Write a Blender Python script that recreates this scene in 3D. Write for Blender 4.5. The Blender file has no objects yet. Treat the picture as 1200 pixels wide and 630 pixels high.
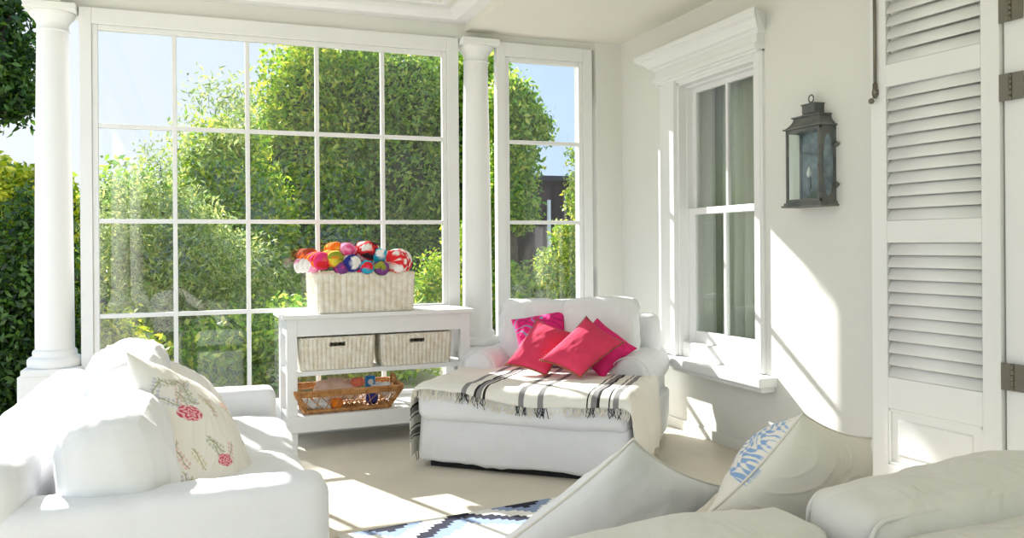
import bpy, bmesh, math, random
import numpy as np
from mathutils import Vector, Matrix, noise

random.seed(7)
rng = np.random.default_rng(11)
scn = bpy.context.scene
C = bpy.data.collections.new('scene'); scn.collection.children.link(C)
PI = math.pi

# ------------------------------------------------------------------ camera
YAW, ROLL, FPX, CH = 0.3607, -0.00729, 970.8, 1.3
_f = Vector((math.sin(YAW), math.cos(YAW), 0)); _r = Vector((math.cos(YAW), -math.sin(YAW), 0)); _u = Vector((0, 0, 1))
CR = _r*math.cos(ROLL) + _u*math.sin(ROLL); CU = _u*math.cos(ROLL) - _r*math.sin(ROLL); CF = _f
cam = bpy.data.cameras.new('camera'); camo = bpy.data.objects.new('camera', cam); C.objects.link(camo)
cam.sensor_width = 36; cam.lens = FPX/1200*36; cam.shift_y = -(315-286.8)/1200; cam.clip_end = 300
m = Matrix((CR, CU, -CF)).transposed().to_4x4(); m.translation = Vector((0, 0, CH)); camo.matrix_world = m
scn.camera = camo

def at(px, py, depth):
    """world point seen at a place of the photograph, at a distance along the view axis"""
    return Vector((0, 0, CH)) + (CR*((px-600)/FPX) + CU*((286.8-py)/FPX) + CF)*depth

# ------------------------------------------------------------------ sky, sun, exposure
SUN_STRENGTH = 8.5
SKY_STRENGTH = 1.0
EXPOSURE = 0.58
scn.view_settings.view_transform = 'Standard'; scn.view_settings.look = 'None'
scn.view_settings.gamma = 1; scn.view_settings.use_curve_mapping = False
scn.view_settings.exposure = EXPOSURE

w = bpy.data.worlds.new('sky'); scn.world = w; w.use_nodes = True
nt = w.node_tree; nt.nodes.clear()
out = nt.nodes.new('ShaderNodeOutputWorld'); bg = nt.nodes.new('ShaderNodeBackground')
tc = nt.nodes.new('ShaderNodeTexCoord'); sep = nt.nodes.new('ShaderNodeSeparateXYZ')
rmp = nt.nodes.new('ShaderNodeValToRGB')
dot = nt.nodes.new('ShaderNodeVectorMath'); dot.operation = 'DOT_PRODUCT'
dot.inputs[1].default_value = Vector((-.80, .45, -.25)).normalized()
nt.links.new(tc.outputs['Generated'], dot.inputs[0])
rmp.color_ramp.elements[0].position = 0.0; rmp.color_ramp.elements[0].color = (.42, .56, .76, 1)
rmp.color_ramp.elements[1].position = 0.60; rmp.color_ramp.elements[1].color = (.635, .67, .725, 1)
nt.links.new(dot.outputs['Value'], rmp.inputs[0])
bg.inputs[1].default_value = SKY_STRENGTH
# sky gain raised opposite the sun and overhead as added fill for the porch
d2 = nt.nodes.new('ShaderNodeVectorMath'); d2.operation = 'DOT_PRODUCT'; d2.inputs[1].default_value = Vector((-.45, -.75, .5)).normalized()
nt.links.new(tc.outputs['Generated'], d2.inputs[0])
mr = nt.nodes.new('ShaderNodeMapRange'); mr.inputs['From Min'].default_value = -.35; mr.inputs['From Max'].default_value = .8
mr.inputs['To Min'].default_value = SKY_STRENGTH; mr.inputs['To Max'].default_value = SKY_STRENGTH*1.15
nt.links.new(d2.outputs['Value'], mr.inputs[0]); nt.links.new(mr.outputs[0], bg.inputs[1])
nt.links.new(rmp.outputs[0], bg.inputs[0]); nt.links.new(bg.outputs[0], out.inputs[0])

SUN_DIR = Vector((.394, -1, -.698)).normalized()
sl = bpy.data.lights.new('sun', 'SUN'); sl.energy = SUN_STRENGTH; sl.angle = math.radians(.6); sl.color = (1.0, .975, .94)
so = bpy.data.objects.new('sun', sl); C.objects.link(so)
so.rotation_euler = SUN_DIR.to_track_quat('-Z', 'Y').to_euler(); so.location = (-6, 20, 12)

# ------------------------------------------------------------------ materials
def lin(c):
    return tuple((x/255/12.92 if x/255 <= .04045 else ((x/255+.055)/1.055)**2.4) for x in c)

def nodes(m):
    m.use_nodes = True
    return m.node_tree, m.node_tree.nodes['Principled BSDF']

def mat(name, col, rough=.6, metal=0, var=0, vscale=8, bump=0, bscale=60, col2=None, spec=.4, attr=None, wrinkle=0, wscale=5, sheen=0, subs=0, coord='Object'):
    m = bpy.data.materials.new(name); t, b = nodes(m)
    b.inputs['Base Color'].default_value = (*col, 1); b.inputs['Roughness'].default_value = rough
    b.inputs['Metallic'].default_value = metal; b.inputs['Specular IOR Level'].default_value = spec
    if sheen: b.inputs['Sheen Weight'].default_value = sheen
    tcn = t.nodes.new('ShaderNodeTexCoord')
    if attr:
        a = t.nodes.new('ShaderNodeVertexColor'); a.layer_name = attr
        t.links.new(a.outputs[0], b.inputs['Base Color'])
    elif var or col2:
        n = t.nodes.new('ShaderNodeTexNoise'); n.inputs['Scale'].default_value = vscale; n.inputs['Detail'].default_value = 6
        t.links.new(tcn.outputs[coord], n.inputs[0])
        r = t.nodes.new('ShaderNodeValToRGB'); r.color_ramp.elements[0].position = .35; r.color_ramp.elements[1].position = .68
        c2 = col2 or tuple(x*(1-var) for x in col)
        r.color_ramp.elements[0].color = (*col, 1); r.color_ramp.elements[1].color = (*c2, 1)
        t.links.new(n.outputs[0], r.inputs[0]); t.links.new(r.outputs[0], b.inputs['Base Color'])
    last = None
    for amt, sc, det in ((bump, bscale, 3), (wrinkle, wscale, 2)):
        if amt:
            n = t.nodes.new('ShaderNodeTexNoise'); n.inputs['Scale'].default_value = sc; n.inputs['Detail'].default_value = det
            n.inputs['Distortion'].default_value = .6
            t.links.new(tcn.outputs[coord], n.inputs[0])
            bp = t.nodes.new('ShaderNodeBump'); bp.inputs['Strength'].default_value = 1; bp.inputs['Distance'].default_value = amt
            t.links.new(n.outputs[0], bp.inputs['Height'])
            if last: t.links.new(last.outputs[0], bp.inputs['Normal'])
            last = bp
    if last: t.links.new(last.outputs[0], b.inputs['Normal'])
    return m

M = {}
M['paint'] = mat('white gloss paint', (.84, .84, .835), .45, var=.03, vscale=3, bump=.0006, bscale=40)
M['wallp'] = mat('warm white wall plaster', (.78, .775, .735), .85, var=.03, vscale=1.5, bump=.0012, bscale=30)
M['ceil'] = mat('cream ceiling paint', (.81, .79, .715), .8, var=.02, vscale=2, bump=.0004, bscale=50)
M['column'] = mat('white column plaster', (.85, .85, .84), .7, bump=.001, bscale=25)
M['shutter'] = mat('off white shutter paint', (.82, .82, .81), .5, bump=.0004, bscale=60)
M['floor'] = mat('screed floor', (.73, .67, .56), .45, var=.13, vscale=2.2, bump=.0008, bscale=35, spec=.35)
M['linen'] = mat('white cotton slipcover', (.79, .795, .815), .95, bump=.0005, bscale=300, wrinkle=.014, wscale=5, sheen=.1)
M['linen2'] = mat('white cotton cushion', (.79, .795, .80), .95, bump=.0005, bscale=260, wrinkle=.012, wscale=7, sheen=.1)
M['cream'] = mat('cream cotton cushion', (.71, .70, .66), .95, bump=.0005, bscale=260, wrinkle=.025, wscale=8, sheen=.1)
M['piping'] = mat('cream piping', (.74, .71, .64), .9)
M['shade'] = mat('painted shade under chair', (.02, .02, .02), .9)
M['wicker'] = mat('whitewashed wicker', (.84, .81, .72), .7, col2=(.70, .62, .48), vscale=22, bump=.001, bscale=200)
M['willow'] = mat('brown willow wicker', lin((196, 146, 92)), .65, col2=lin((158, 104, 56)), vscale=30, bump=.001, bscale=200)
M['dark'] = mat('dark inside', (.05, .04, .03), .9)
M['pewter'] = mat('weathered pewter', lin((124, 125, 119)), .55, metal=.35, col2=lin((92, 98, 102)), vscale=9, bump=.001, bscale=60)
M['pewterblue'] = mat('bluish pewter', lin((140, 156, 164)), .5, metal=.3, col2=lin((84, 96, 106)), vscale=12, bump=.001, bscale=60)  # bluish tone; on the lantern side it serves as a painted reflection
M['steel'] = mat('brushed steel', lin((120, 116, 104)), .35, metal=.8, bump=.0003, bscale=200)
M['candle'] = mat('milky bulb glass', (.85, .84, .80), .3)
M['coral'] = mat('coral pink cotton', lin((218, 60, 96)), .9, var=.12, vscale=10, bump=.0006, bscale=250, wrinkle=.006, wscale=12)
M['magenta'] = mat('magenta silk', lin((222, 24, 112)), .75, var=.2, vscale=16, bump=.0006, bscale=250, wrinkle=.008, wscale=14)
M['bead'] = mat('bronze trim beads', lin((150, 90, 60)), .5)
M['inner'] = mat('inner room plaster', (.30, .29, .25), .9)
M['curtain'] = mat('sage linen curtain', (.52, .55, .46), .95, bump=.0006, bscale=200)
M['curtaing'] = mat('grey lining curtain', (.20, .20, .19), .95)
M['bark'] = mat('bark', (.14, .10, .07), .9, var=.4, vscale=10, bump=.02, bscale=8)
M['fencew'] = mat('dark stained timber', lin((70, 52, 56)), .8, var=.3, vscale=6)
M['ground'] = mat('garden ground', (.30, .30, .12), .95, col2=(.42, .38, .25), vscale=1.2)
M['paving'] = mat('pale bounce paving', (.66, .62, .54), .9, var=.15, vscale=2)
M['brass'] = mat('aged brass', lin((170, 150, 90)), .4, metal=.8)
M['throwf'] = mat('cream throw fringe', (.80, .75, .64), .95)
M['black'] = mat('black yarn', (.03, .028, .03), .9)

def leafmat(name, cols, trans=.45):
    m = bpy.data.materials.new(name); m.use_nodes = True; t = m.node_tree; t.nodes.clear()
    o = t.nodes.new('ShaderNodeOutputMaterial'); g = t.nodes.new('ShaderNodeNewGeometry')
    r = t.nodes.new('ShaderNodeValToRGB'); e = r.color_ramp.elements
    e[0].color = (*cols[0], 1); e[1].color = (*cols[-1], 1)
    for i, c in enumerate(cols[1:-1]):
        k = e.new((i+1)/(len(cols)-1)); k.color = (*c, 1)
    d = t.nodes.new('ShaderNodeBsdfDiffuse'); tr = t.nodes.new('ShaderNodeBsdfTranslucent')
    gl = t.nodes.new('ShaderNodeBsdfGlossy'); gl.inputs['Roughness'].default_value = .45
    mx = t.nodes.new('ShaderNodeMixShader'); mx.inputs[0].default_value = trans
    mx2 = t.nodes.new('ShaderNodeMixShader'); mx2.inputs[0].default_value = .05
    t.links.new(g.outputs['Random Per Island'], r.inputs[0])
    t.links.new(r.outputs[0], d.inputs[0]); t.links.new(r.outputs[0], tr.inputs[0])
    t.links.new(d.outputs[0], mx.inputs[1]); t.links.new(tr.outputs[0], mx.inputs[2])
    t.links.new(mx.outputs[0], mx2.inputs[1]); t.links.new(gl.outputs[0], mx2.inputs[2])
    t.links.new(mx2.outputs[0], o.inputs[0])
    return m

def glassmat(name, dust=.03, tint=(.96, .985, .97), refl=1.0):
    m = bpy.data.materials.new(name); m.use_nodes = True; t = m.node_tree; t.nodes.clear()
    o = t.nodes.new('ShaderNodeOutputMaterial'); g = t.nodes.new('ShaderNodeNewGeometry')
    dp = t.nodes.new('ShaderNodeVectorMath'); dp.operation = 'DOT_PRODUCT'
    t.links.new(g.outputs['Incoming'], dp.inputs[0]); t.links.new(g.outputs['Normal'], dp.inputs[1])
    ab = t.nodes.new('ShaderNodeMath'); ab.operation = 'ABSOLUTE'; t.links.new(dp.outputs['Value'], ab.inputs[0])
    om = t.nodes.new('ShaderNodeMath'); om.operation = 'SUBTRACT'; om.inputs[0].default_value = 1; t.links.new(ab.outputs[0], om.inputs[1])
    pw = t.nodes.new('ShaderNodeMath'); pw.operation = 'POWER'; pw.inputs[1].default_value = 4; t.links.new(om.outputs[0], pw.inputs[0])
    ma = t.nodes.new('ShaderNodeMath'); ma.operation = 'MULTIPLY_ADD'; ma.inputs[1].default_value = .8; ma.inputs[2].default_value = .07*refl
    t.links.new(pw.outputs[0], ma.inputs[0])
    tr = t.nodes.new('ShaderNodeBsdfTransparent'); tr.inputs[0].default_value = (*tint, 1)
    gl = t.nodes.new('ShaderNodeBsdfGlossy'); gl.inputs['Roughness'].default_value = .0
    mx = t.nodes.new('ShaderNodeMixShader'); t.links.new(ma.outputs[0], mx.inputs[0])
    t.links.new(tr.outputs[0], mx.inputs[1]); t.links.new(gl.outputs[0], mx.inputs[2])
    # streaky dust film
    tcn = t.nodes.new('ShaderNodeTexCoord'); mp = t.nodes.new('ShaderNodeMapping'); mp.inputs['Scale'].default_value = (9, 9, 2.2)
    n = t.nodes.new('ShaderNodeTexNoise'); n.inputs['Scale'].default_value = 1.3; n.inputs['Detail'].default_value = 6
    t.links.new(tcn.outputs['Object'], mp.inputs[0]); t.links.new(mp.outputs[0], n.inputs[0])
    r = t.nodes.new('ShaderNodeMapRange'); r.inputs['From Min'].default_value = .35; r.inputs['From Max'].default_value = .75
    r.inputs['To Min'].default_value = dust*.5; r.inputs['To Max'].default_value = dust*2.2
    t.links.new(n.outputs[0], r.inputs[0])
    df = t.nodes.new('ShaderNodeBsdfDiffuse'); df.inputs[0].default_value = (.85, .86, .84, 1)
    tl = t.nodes.new('ShaderNodeBsdfTranslucent'); tl.inputs[0].default_value = (.85, .87, .84, 1)
    ad = t.nodes.new('ShaderNodeMixShader'); ad.inputs[0].default_value = .6
    t.links.new(df.outputs[0], ad.inputs[1]); t.links.new(tl.outputs[0], ad.inputs[2])
    m3 = t.nodes.new('ShaderNodeMixShader'); t.links.new(r.outputs[0], m3.inputs[0])
    t.links.new(mx.outputs[0], m3.inputs[1]); t.links.new(ad.outputs[0], m3.inputs[2])
    t.links.new(m3.outputs[0], o.inputs[0])
    return m
M['glass'] = glassmat('window glass', .009)
M['sashglass'] = glassmat('sash window glass', .006, (.92, .96, .93), .8)
M['lampglass'] = glassmat('lantern glass', .02, (.9, .96, .93))

# ------------------------------------------------------------------ mesh helpers
class MB:
    def __init__(s): s.v = []; s.f = []
    def add(s, vs, fs, T=None):
        o = len(s.v)
        s.v += [tuple(T @ Vector(p)) if T else tuple(p) for p in vs]
        s.f += [tuple(i+o for i in f) for f in fs]
        return s
    def box(s, x0, x1, y0, y1, z0, z1, T=None):
        vs = [(x, y, z) for x in (x0, x1) for y in (y0, y1) for z in (z0, z1)]
        return s.add(vs, [(0, 1, 3, 2), (4, 6, 7, 5), (0, 4, 5, 1), (2, 3, 7, 6), (0, 2, 6, 4), (1, 5, 7, 3)], T)
    def tube(s, pts, r, n=10, closed=False, T=None, rr=None):
        pts = [Vector(p) for p in pts]; vs = []; fs = []; k = len(pts)
        up = Vector((0, 0, 1))
        for i, p in enumerate(pts):
            a = pts[(i-1) % k] if (closed or i > 0) else p; b = pts[(i+1) % k] if (closed or i < k-1) else p
            t = (b-a).normalized() if (b-a).length > 1e-9 else Vector((0, 0, 1))
            x = t.cross(up)
            if x.length < .05: x = t.cross(Vector((1, 0, 0)))
            x.normalize(); y = t.cross(x)
            R = rr[i] if rr else r
            for j in range(n):
                an = 2*PI*j/n; vs.append(p + (x*math.cos(an)+y*math.sin(an))*R)
        for i in range(k if closed else k-1):
            for j in range(n):
                a = i*n+j; b = i*n+(j+1) % n; c = ((i+1) % k)*n+(j+1) % n; d = ((i+1) % k)*n+j
                fs.append((a, b, c, d))
        if not closed: fs += [tuple(range(n))[::-1], tuple(range((k-1)*n, k*n))]
        return s.add(vs, fs, T)
    def lathe(s, prof, n=40, T=None):
        vs = []; fs = []
        for r, z in prof:
            for j in range(n): vs.append((r*math.cos(2*PI*j/n), r*math.sin(2*PI*j/n), z))
        for i in range(len(prof)-1):
            for j in range(n):
                fs.append((i*n+j, i*n+(j+1) % n, (i+1)*n+(j+1) % n, (i+1)*n+j))
        fs += [tuple(range(n))[::-1], tuple(range((len(prof)-1)*n, len(prof)*n))]
        return s.add(vs, fs, T)
    def extrude(s, prof, a, b, axis='x', T=None):
        """closed 2-D profile swept from a to b along an axis"""
        n = len(prof)
        def P(t, p): return {'x': (t, p[0], p[1]), 'y': (p[0], t, p[1]), 'z': (p[0], p[1], t)}[axis]
        vs = [P(a, p) for p in prof]+[P(b, p) for p in prof]
        fs = [(i, (i+1) % n, n+(i+1) % n, n+i) for i in range(n)]+[tuple(range(n))[::-1], tuple(range(n, 2*n))]
        return s.add(vs, fs, T)
    def grid(s, fn, nu, nv, T=None):
        vs = [fn(i/nu, j/nv) for j in range(nv+1) for i in range(nu+1)]
        fs = [(j*(nu+1)+i, j*(nu+1)+i+1, (j+1)*(nu+1)+i+1, (j+1)*(nu+1)+i) for j in range(nv) for i in range(nu)]
        return s.add(vs, fs, T)
    def sphere(s, c, r, n=8, sc=(1, 1, 1), T=None):
        vs = []; fs = []; c = Vector(c)
        for i in range(n+1):
            th = PI*i/n
            for j in range(2*n):
                ph = PI*j/n
                vs.append((c.x+r*sc[0]*math.sin(th)*math.cos(ph), c.y+r*sc[1]*math.sin(th)*math.sin(ph), c.z+r*sc[2]*math.cos(th)))
        for i in range(n):
            for j in range(2*n):
                fs.append((i*2*n+j, (i+1)*2*n+j, (i+1)*2*n+(j+1) % (2*n), i*2*n+(j+1) % (2*n)))
        return s.add(vs, fs, T)
    def build(s, name, m, parent=None, smooth=False, bevel=0, seg=2, subs=0, recalc=True, weld=False):
        me = bpy.data.meshes.new(name); me.from_pydata([tuple(p) for p in s.v], [], s.f)
        if recalc:
            bm = bmesh.new(); bm.from_mesh(me)
            if weld: bmesh.ops.remove_doubles(bm, verts=bm.verts, dist=1e-5)
            bmesh.ops.recalc_face_normals(bm, faces=bm.faces); bm.to_mesh(me); bm.free()
        me.materials.append(m)
        if smooth: me.polygons.foreach_set('use_smooth', [True]*len(me.polygons))
        o = bpy.data.objects.new(name, me); C.objects.link(o)
        if parent: o.parent = parent
        if bevel:
            b = o.modifiers.new('bevel', 'BEVEL'); b.width = bevel; b.segments = seg; b.limit_method = 'ANGLE'; b.angle_limit = math.radians(40)
            b.harden_normals = False
        if subs:
            b = o.modifiers.new('subdivision', 'SUBSURF'); b.levels = subs; b.render_levels = subs
        return o

def tag(o, label=None, cat=None, group=None, kind=None):
    if label: o['label'] = label
    if cat: o['category'] = cat
    if group: o['group'] = group
    if kind: o['kind'] = kind
    return o

def empty(name, loc=(0, 0, 0), rz=0, label=None, cat=None, group=None, kind=None):
    o = bpy.data.objects.new(name, None); C.objects.link(o); o.location = loc; o.rotation_euler = (0, 0, rz)
    o.empty_display_size = .1
    return tag(o, label, cat, group, kind)

def nz(p, f, seed=0): return noise.noise(Vector(p)*f + Vector((seed*13.1, seed*7.7, seed*3.3)))

def softbox(sx, sy, sz, r, n=14,  puff=(0, 0, 0), amp=.004, freq=6, seed=0, T=None, org=(0, 0, 0)):
    """rounded upholstered block centred on org; puff bulges the faces of each axis; amp wrinkles it"""
    bm = bmesh.new(); bmesh.ops.create_cube(bm, size=2)
    bmesh.ops.subdivide_edges(bm, edges=bm.edges, cuts=n, use_grid_fill=True)
    h = Vector((sx/2, sy/2, sz/2)); vs = []
    for v in bm.verts:
        # denser sampling near the edges
        c = Vector([math.copysign(1-(1-abs(a))**1.35, a) for a in v.co])
        p = Vector((c.x*h.x, c.y*h.y, c.z*h.z))
        q = Vector([max(-h[i]+r, min(h[i]-r, p[i])) for i in range(3)])
        d = p-q
        nrm = d.normalized() if d.length > 1e-6 else Vector((0, 0, 0))
        p = q + nrm*min(r, d.length) if d.length > r else p
        for i in range(3):
            j, k = (i+1) % 3, (i+2) % 3
            b = puff[i]*(1-(q[j]/h[j])**2)*(1-(q[k]/h[k])**2)
            p[i] += b*c[i]
        nn = nrm if nrm.length else c.normalized()
        q3 = Vector((p.x*1.6, p.y*1.6, p.z*.55))
        p += nn*amp*(nz(p, freq, seed)+.5*nz(p, freq*2.7, seed+3)+1.1*(1-abs(nz(q3, freq*1.1, seed+6)))**7*(.5+nz(p, 3, seed+8)))
        if T: p = T @ p
        vs.append(p + Vector(org))
    bm.verts.ensure_lookup_table()
    idx = {v: i for i, v in enumerate(bm.verts)}
    fs = [tuple(idx[v] for v in f.verts) for f in bm.faces]
    bm.free()
    return vs, fs

def soft(name, m, parent, size, r, org, puff=(0, 0, 0), amp=.004, freq=6, seed=0, n=14, T=None):
    mb = MB(); mb.add(*softbox(*size, r, n, puff, amp, freq, seed, T, org))
    return mb.build(name, m, parent, smooth=True)

def ring(sx, sy, r, z, k=6):
    """rounded rectangle loop centred at the origin"""
    pts = []
    for cx, cy, a0 in ((sx/2-r, sy/2-r, 0), (-sx/2+r, sy/2-r, PI/2), (-sx/2+r, -sy/2+r, PI), (sx/2-r, -sy/2+r, 1.5*PI)):
        for i in range(k+1):
            a = a0+PI/2*i/k; pts.append((cx+r*math.cos(a), cy+r*math.sin(a), z))
    return pts

def pillow4(name, label, cat, corners, t, m, n=34, pinch=.10, amp=.007, freq=7, seed=0, paint=None, piping=None, group=None, pw=.58, trim=None, sag=0):
    """scatter cushion spanned by its four corners (top left, top right, bottom right, bottom left)"""
    TL, TR, BR, BL = [Vector(c) for c in corners]
    cen = (TL+TR+BR+BL)/4
    nrm = ((TR-TL)+(BR-BL)).cross((BL-TL)+(BR-TR)).normalized()      # front = towards the viewer
    if nrm.dot(Vector((0, 0, CH))-cen) < 0: nrm = -nrm
    base = Vector((cen.x, cen.y, min(TL.z, TR.z, BR.z, BL.z)))
    def P(u, v, s):
        a, b = u*2-1, v*2-1
        aa = a*(1-pinch*(1-b*b)*abs(a)**2); bb = b*(1-pinch*(1-a*a)*abs(b)**2)
        U, V = (aa+1)/2, (bb+1)/2
        p = TL*(1-U)*(1-V)+TR*U*(1-V)+BR*U*V+BL*(1-U)*V
        e = max(0, (1-a*a)*(1-b*b))**pw
        w_ = amp*(nz(p, freq, seed)+.6*nz(p, freq*2.3, seed+5)) * min(1, e*3)
        # creases running in from the edges
        w_ += amp*1.1*(1-abs(nz((a*2+b*.6, b*.9, 0), 2.2, seed+11)))**6*min(1, e*2)*.45
        w_ += amp*.7*math.sin(9*a+5*nz(p, 3, seed+9))*(b*b)*(1-a*a)*(1-b**6)
        return p + nrm*s*(t/2*e + w_) - Vector((0, 0, sag*e))
    mb = MB()
    for s in (1, -1): mb.grid(lambda u, v: P(u, v, s)-base, n, n)
    empt = bool(piping or trim)
    if empt:
        root = empty(name, base); tag(root, label, cat, group)
        o = mb.build('cushion_cover', m, root, smooth=True, weld=True)
    else:
        o = mb.build(name, m, None, smooth=True, weld=True); o.location = base; tag(o, label, cat, group)
        root = o
    if paint:
        me = o.data; ca = me.color_attributes.new('pattern', 'FLOAT_COLOR', 'POINT')
        cols = np.ones((len(me.vertices), 4), dtype=np.float32)
        # recover (u, v, side) by the build order where it is unchanged, else by projection
        eu = (TR-TL+BR-BL)/2; ev = (BL-TL+BR-TR)/2
        G = Matrix(((eu.dot(eu), eu.dot(ev)), (eu.dot(ev), ev.dot(ev)))).inverted()
        for i, v in enumerate(me.vertices):
            d = v.co+base-cen
            q = G @ Vector((d.dot(eu), d.dot(ev)))
            cols[i, :3] = paint(q.x+.5, q.y+.5, 1 if d.dot(nrm) >= 0 else -1)
        ca.data.foreach_set('color', cols.ravel())
    def edge(k):
        pts = []
        for i in range(k): pts.append(P(i/k, 0, 0))
        for i in range(k): pts.append(P(1, i/k, 0))
        for i in range(k): pts.append(P(1-i/k, 1, 0))
        for i in range(k): pts.append(P(0, 1-i/k, 0))
        return [p-base for p in pts]
    if piping:
        MB().tube(edge(n), .0035, 6, closed=True).build('piping', piping, o, smooth=True)
    if trim:
        tb = MB()
        for i, p in enumerate(edge(26)): tb.sphere(p, .0065, 4)
        tb.build('bead_trim', trim, o, smooth=True)
    return root

# ================================================================== THE PORCH
WX, WY = 3.156, 5.9
def struct(o): o['kind'] = 'structure'; return o

struct(MB().box(-1.05, WX+.3, -5, WY+.2, -.15, 0).build('floor', M['floor'], None))
struct(MB().box(-40, -1.05, -30, 60, -.35, -.12).box(-1.05, 40, WY+.2, 60, -.35, -.12).box(-1.05, 40, -30, -5, -.35, -.12).build('ground', M['ground']))
struct(MB().box(-7, -1.06, -12, 6.6, -.125, -.04).box(-1.06, 6, -12, -5.01, -.125, -.04).box(-1.06, 5, WY+.21, 7.2, -.125, -.04).build('terrace', M['paving']))  # unseen pale paving added to bounce sunlight up to the porch ceiling

# right-hand house wall with the sash opening
oy0, oy1, oz0, oz1 = 4.16, 5.03, .52, 2.50
struct(MB().box(WX, WX+.3, -5, oy0, 0, 2.89).box(WX, WX+.3, oy1, WY+.2, 0, 2.89).box(WX, WX+.3, oy0, oy1, 0, oz0).box(WX, WX+.3, oy0, oy1, oz1, 2.89)
       .build('wall_right', M['wallp']))
# the wall around the glazed end; added slit shaped to pass a sun sliver
struct(MB().extrude([(2.935, WY-.03), (WX+.01, WY-.03), (WX+.01, WY+.2), (2.85, WY+.2)], 0, 2.9, 'z').box(-1.02, 2.965, WY+.0, WY+.14, 2.83, 3.12).box(2.86, 2.965, WY+.036, WY+.14, 2.50, 2.83).box(2.86, 2.965, WY+.036, WY+.14, 0, 1.12).build('wall_far', M['wallp']))
# ceilings: the lower flat part on the right, the coffer on the left
struct(MB().box(1.866, WX+.3, -5, WY+.2, 2.89, 3.2).build('ceiling', M['ceil']))
cf = MB()
cf.box(-.80, 1.866, -5, WY, 3.02, 3.2)
struct(cf.build('ceiling_coffer', M['ceil']))
def frame_rect(mb, x0, x1, y0, y1, prof):
    """mitred moulding inside a rectangle; prof = (inset, z) points"""
    n = len(prof); vs = []; fs = []
    for cx, cy, sx, sy in ((x0, y0, 1, 1), (x1, y0, -1, 1), (x1, y1, -1, -1), (x0, y1, 1, -1)):
        for i, z in prof: vs.append((cx+sx*i, cy+sy*i, z))
    for c in range(4):
        for i in range(n):
            a = c*n+i; b = c*n+(i+1) % n; d = ((c+1) % 4)*n+i; e = ((c+1) % 4)*n+(i+1) % n
            fs.append((a, b, e, d))
    mb.add(vs, fs)
tm = MB(); frame_rect(tm, -.80, 1.866, -4.9, WY, [(0, 3.03), (0, 2.946), (.10, 2.946), (.11, 2.955), (.13, 2.965), (.155, 2.975), (.165, 3.0), (.165, 3.03)])
frame_rect(tm, -.80, 1.866, -4.9, WY, [(.21, 3.03), (.21, 3.008), (.24, 3.003), (.26, 3.012), (.26, 3.03)])
struct(tm.build('trim_1', M['paint']))
# beam over the open left side
struct(MB().box(-1.02, -.80, -5, WY, 2.83, 3.12).build('wall_left', M['wallp']))

# ------------------------------------------------------------------ columns
def column(x, y, label, ped=True):
    root = empty('column', (x, y, 0), 0, label, 'column', 'porch columns')
    P = []
    r0, r1 = .112, .0905
    for i in range(21):
        t = i/20; P.append((r0+(r1-r0)*(t**1.6), .66+t*(2.665-.66)))
    MB().lathe([(.105, .62)]+P+[(.09, 2.67)], 48).build('shaft', M['column'], root, smooth=True).data
    base = [(.15, .555), (.155, .565), (.158, .585), (.155, .605), (.145, .617), (.13, .622), (.126, .63), (.128, .645), (.124, .658), (.113, .668)]
    MB().lathe(base, 48).build('base_moulding', M['column'], root, smooth=True)
    cap = [(.085, 2.66), (.097, 2.664), (.098, 2.674), (.091, 2.68), (.091, 2.715), (.098, 2.722), (.102, 2.735), (.120, 2.752), (.132, 2.775), (.134, 2.785)]
    MB().lathe(cap, 48).build('capital', M['column'], root, smooth=True)
    MB().box(-.145, .145, -.145, .145, 2.784, 2.828).build('abacus', M['column'], root, bevel=.004)
    MB().box(-.165, .165, -.165, .165, .515, .556).build('plinth', M['column'], root, bevel=.004)
    MB().box(-.185, .185, -.155, .155, -.03, .516).build('pedestal', M['column'], root, bevel=.006)
    return root
column(-.86, WY+.03, 'white round porch column at the far left beside the open garden')
column(1.955, WY+.03, 'white round column between the large and the narrow glazed panels')
column(-.93, 3.1, 'white round porch column out of frame, reflected in the glazing', True)
column(-.93, .3, 'white round porch column nearest the camera, outside the frame', True)
column(-.93, -2.5, 'white round porch column farthest behind the camera', True)

# ------------------------------------------------------------------ glazed screens
def screen(name, x0, x1, gx0, gx1, cols_, rows, z0, z1, gz0, gz1):
    root = empty(name, ((x0+x1)/2, WY, 0), 0, kind='structure')
    cx = (x0+x1)/2; f = MB(); T = Matrix.Translation((-cx, 0, 0))
    f.box(x0, gx0-.035, -.035, .035, z0, z1, T).box(gx1+.035, x1, -.035, .035, z0, z1, T)
    f.box(gx0-.035, gx1+.035, -.035, .035, gz1+.035, z1, T).box(gx0-.035, gx1+.035, -.035, .035, z0, gz0-.035, T)
    f.build('window_frame', M['paint'], root, bevel=.004)
    b = MB()   # inner bead
    b.box(gx0-.035, gx0, -.02, .02, gz0-.035, gz1+.035, T).box(gx1, gx1+.035, -.02, .02, gz0-.035, gz1+.035, T)
    b.box(gx0, gx1, -.02, .02, gz1, gz1+.035, T).box(gx0, gx1, -.02, .02, gz0-.035, gz0, T)
    b.build('glazing_bead', M['paint'], root, bevel=.005)
    g = MB()
    for c in cols_: g.box(c-.014, c+.014, -.018, .022, gz0, gz1, T)
    for r in rows: g.box(gx0, gx1, -.0165, .0205, r-.014, r+.014, T)
    g.build('glazing_bar', M['paint'], root, bevel=.004)
    MB().add([(gx0-.01, 0, gz0-.01), (gx1+.01, 0, gz0-.01), (gx1+.01, 0, gz1+.01), (gx0-.01, 0, gz1+.01)], [(0, 1, 2, 3)], T).build('glass', M['glass'], root)
screen('window_1', -.705, 1.80, -.60, 1.677, (-.148, .311, .774, 1.236), (2.083, 1.471, .861), 0, 2.83, .257, 2.693)
screen('window_2', 2.10, 2.895, 2.205, 2.785, (), (2.083, 1.471, .861), 0, 2.83, .257, 2.690)

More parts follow.
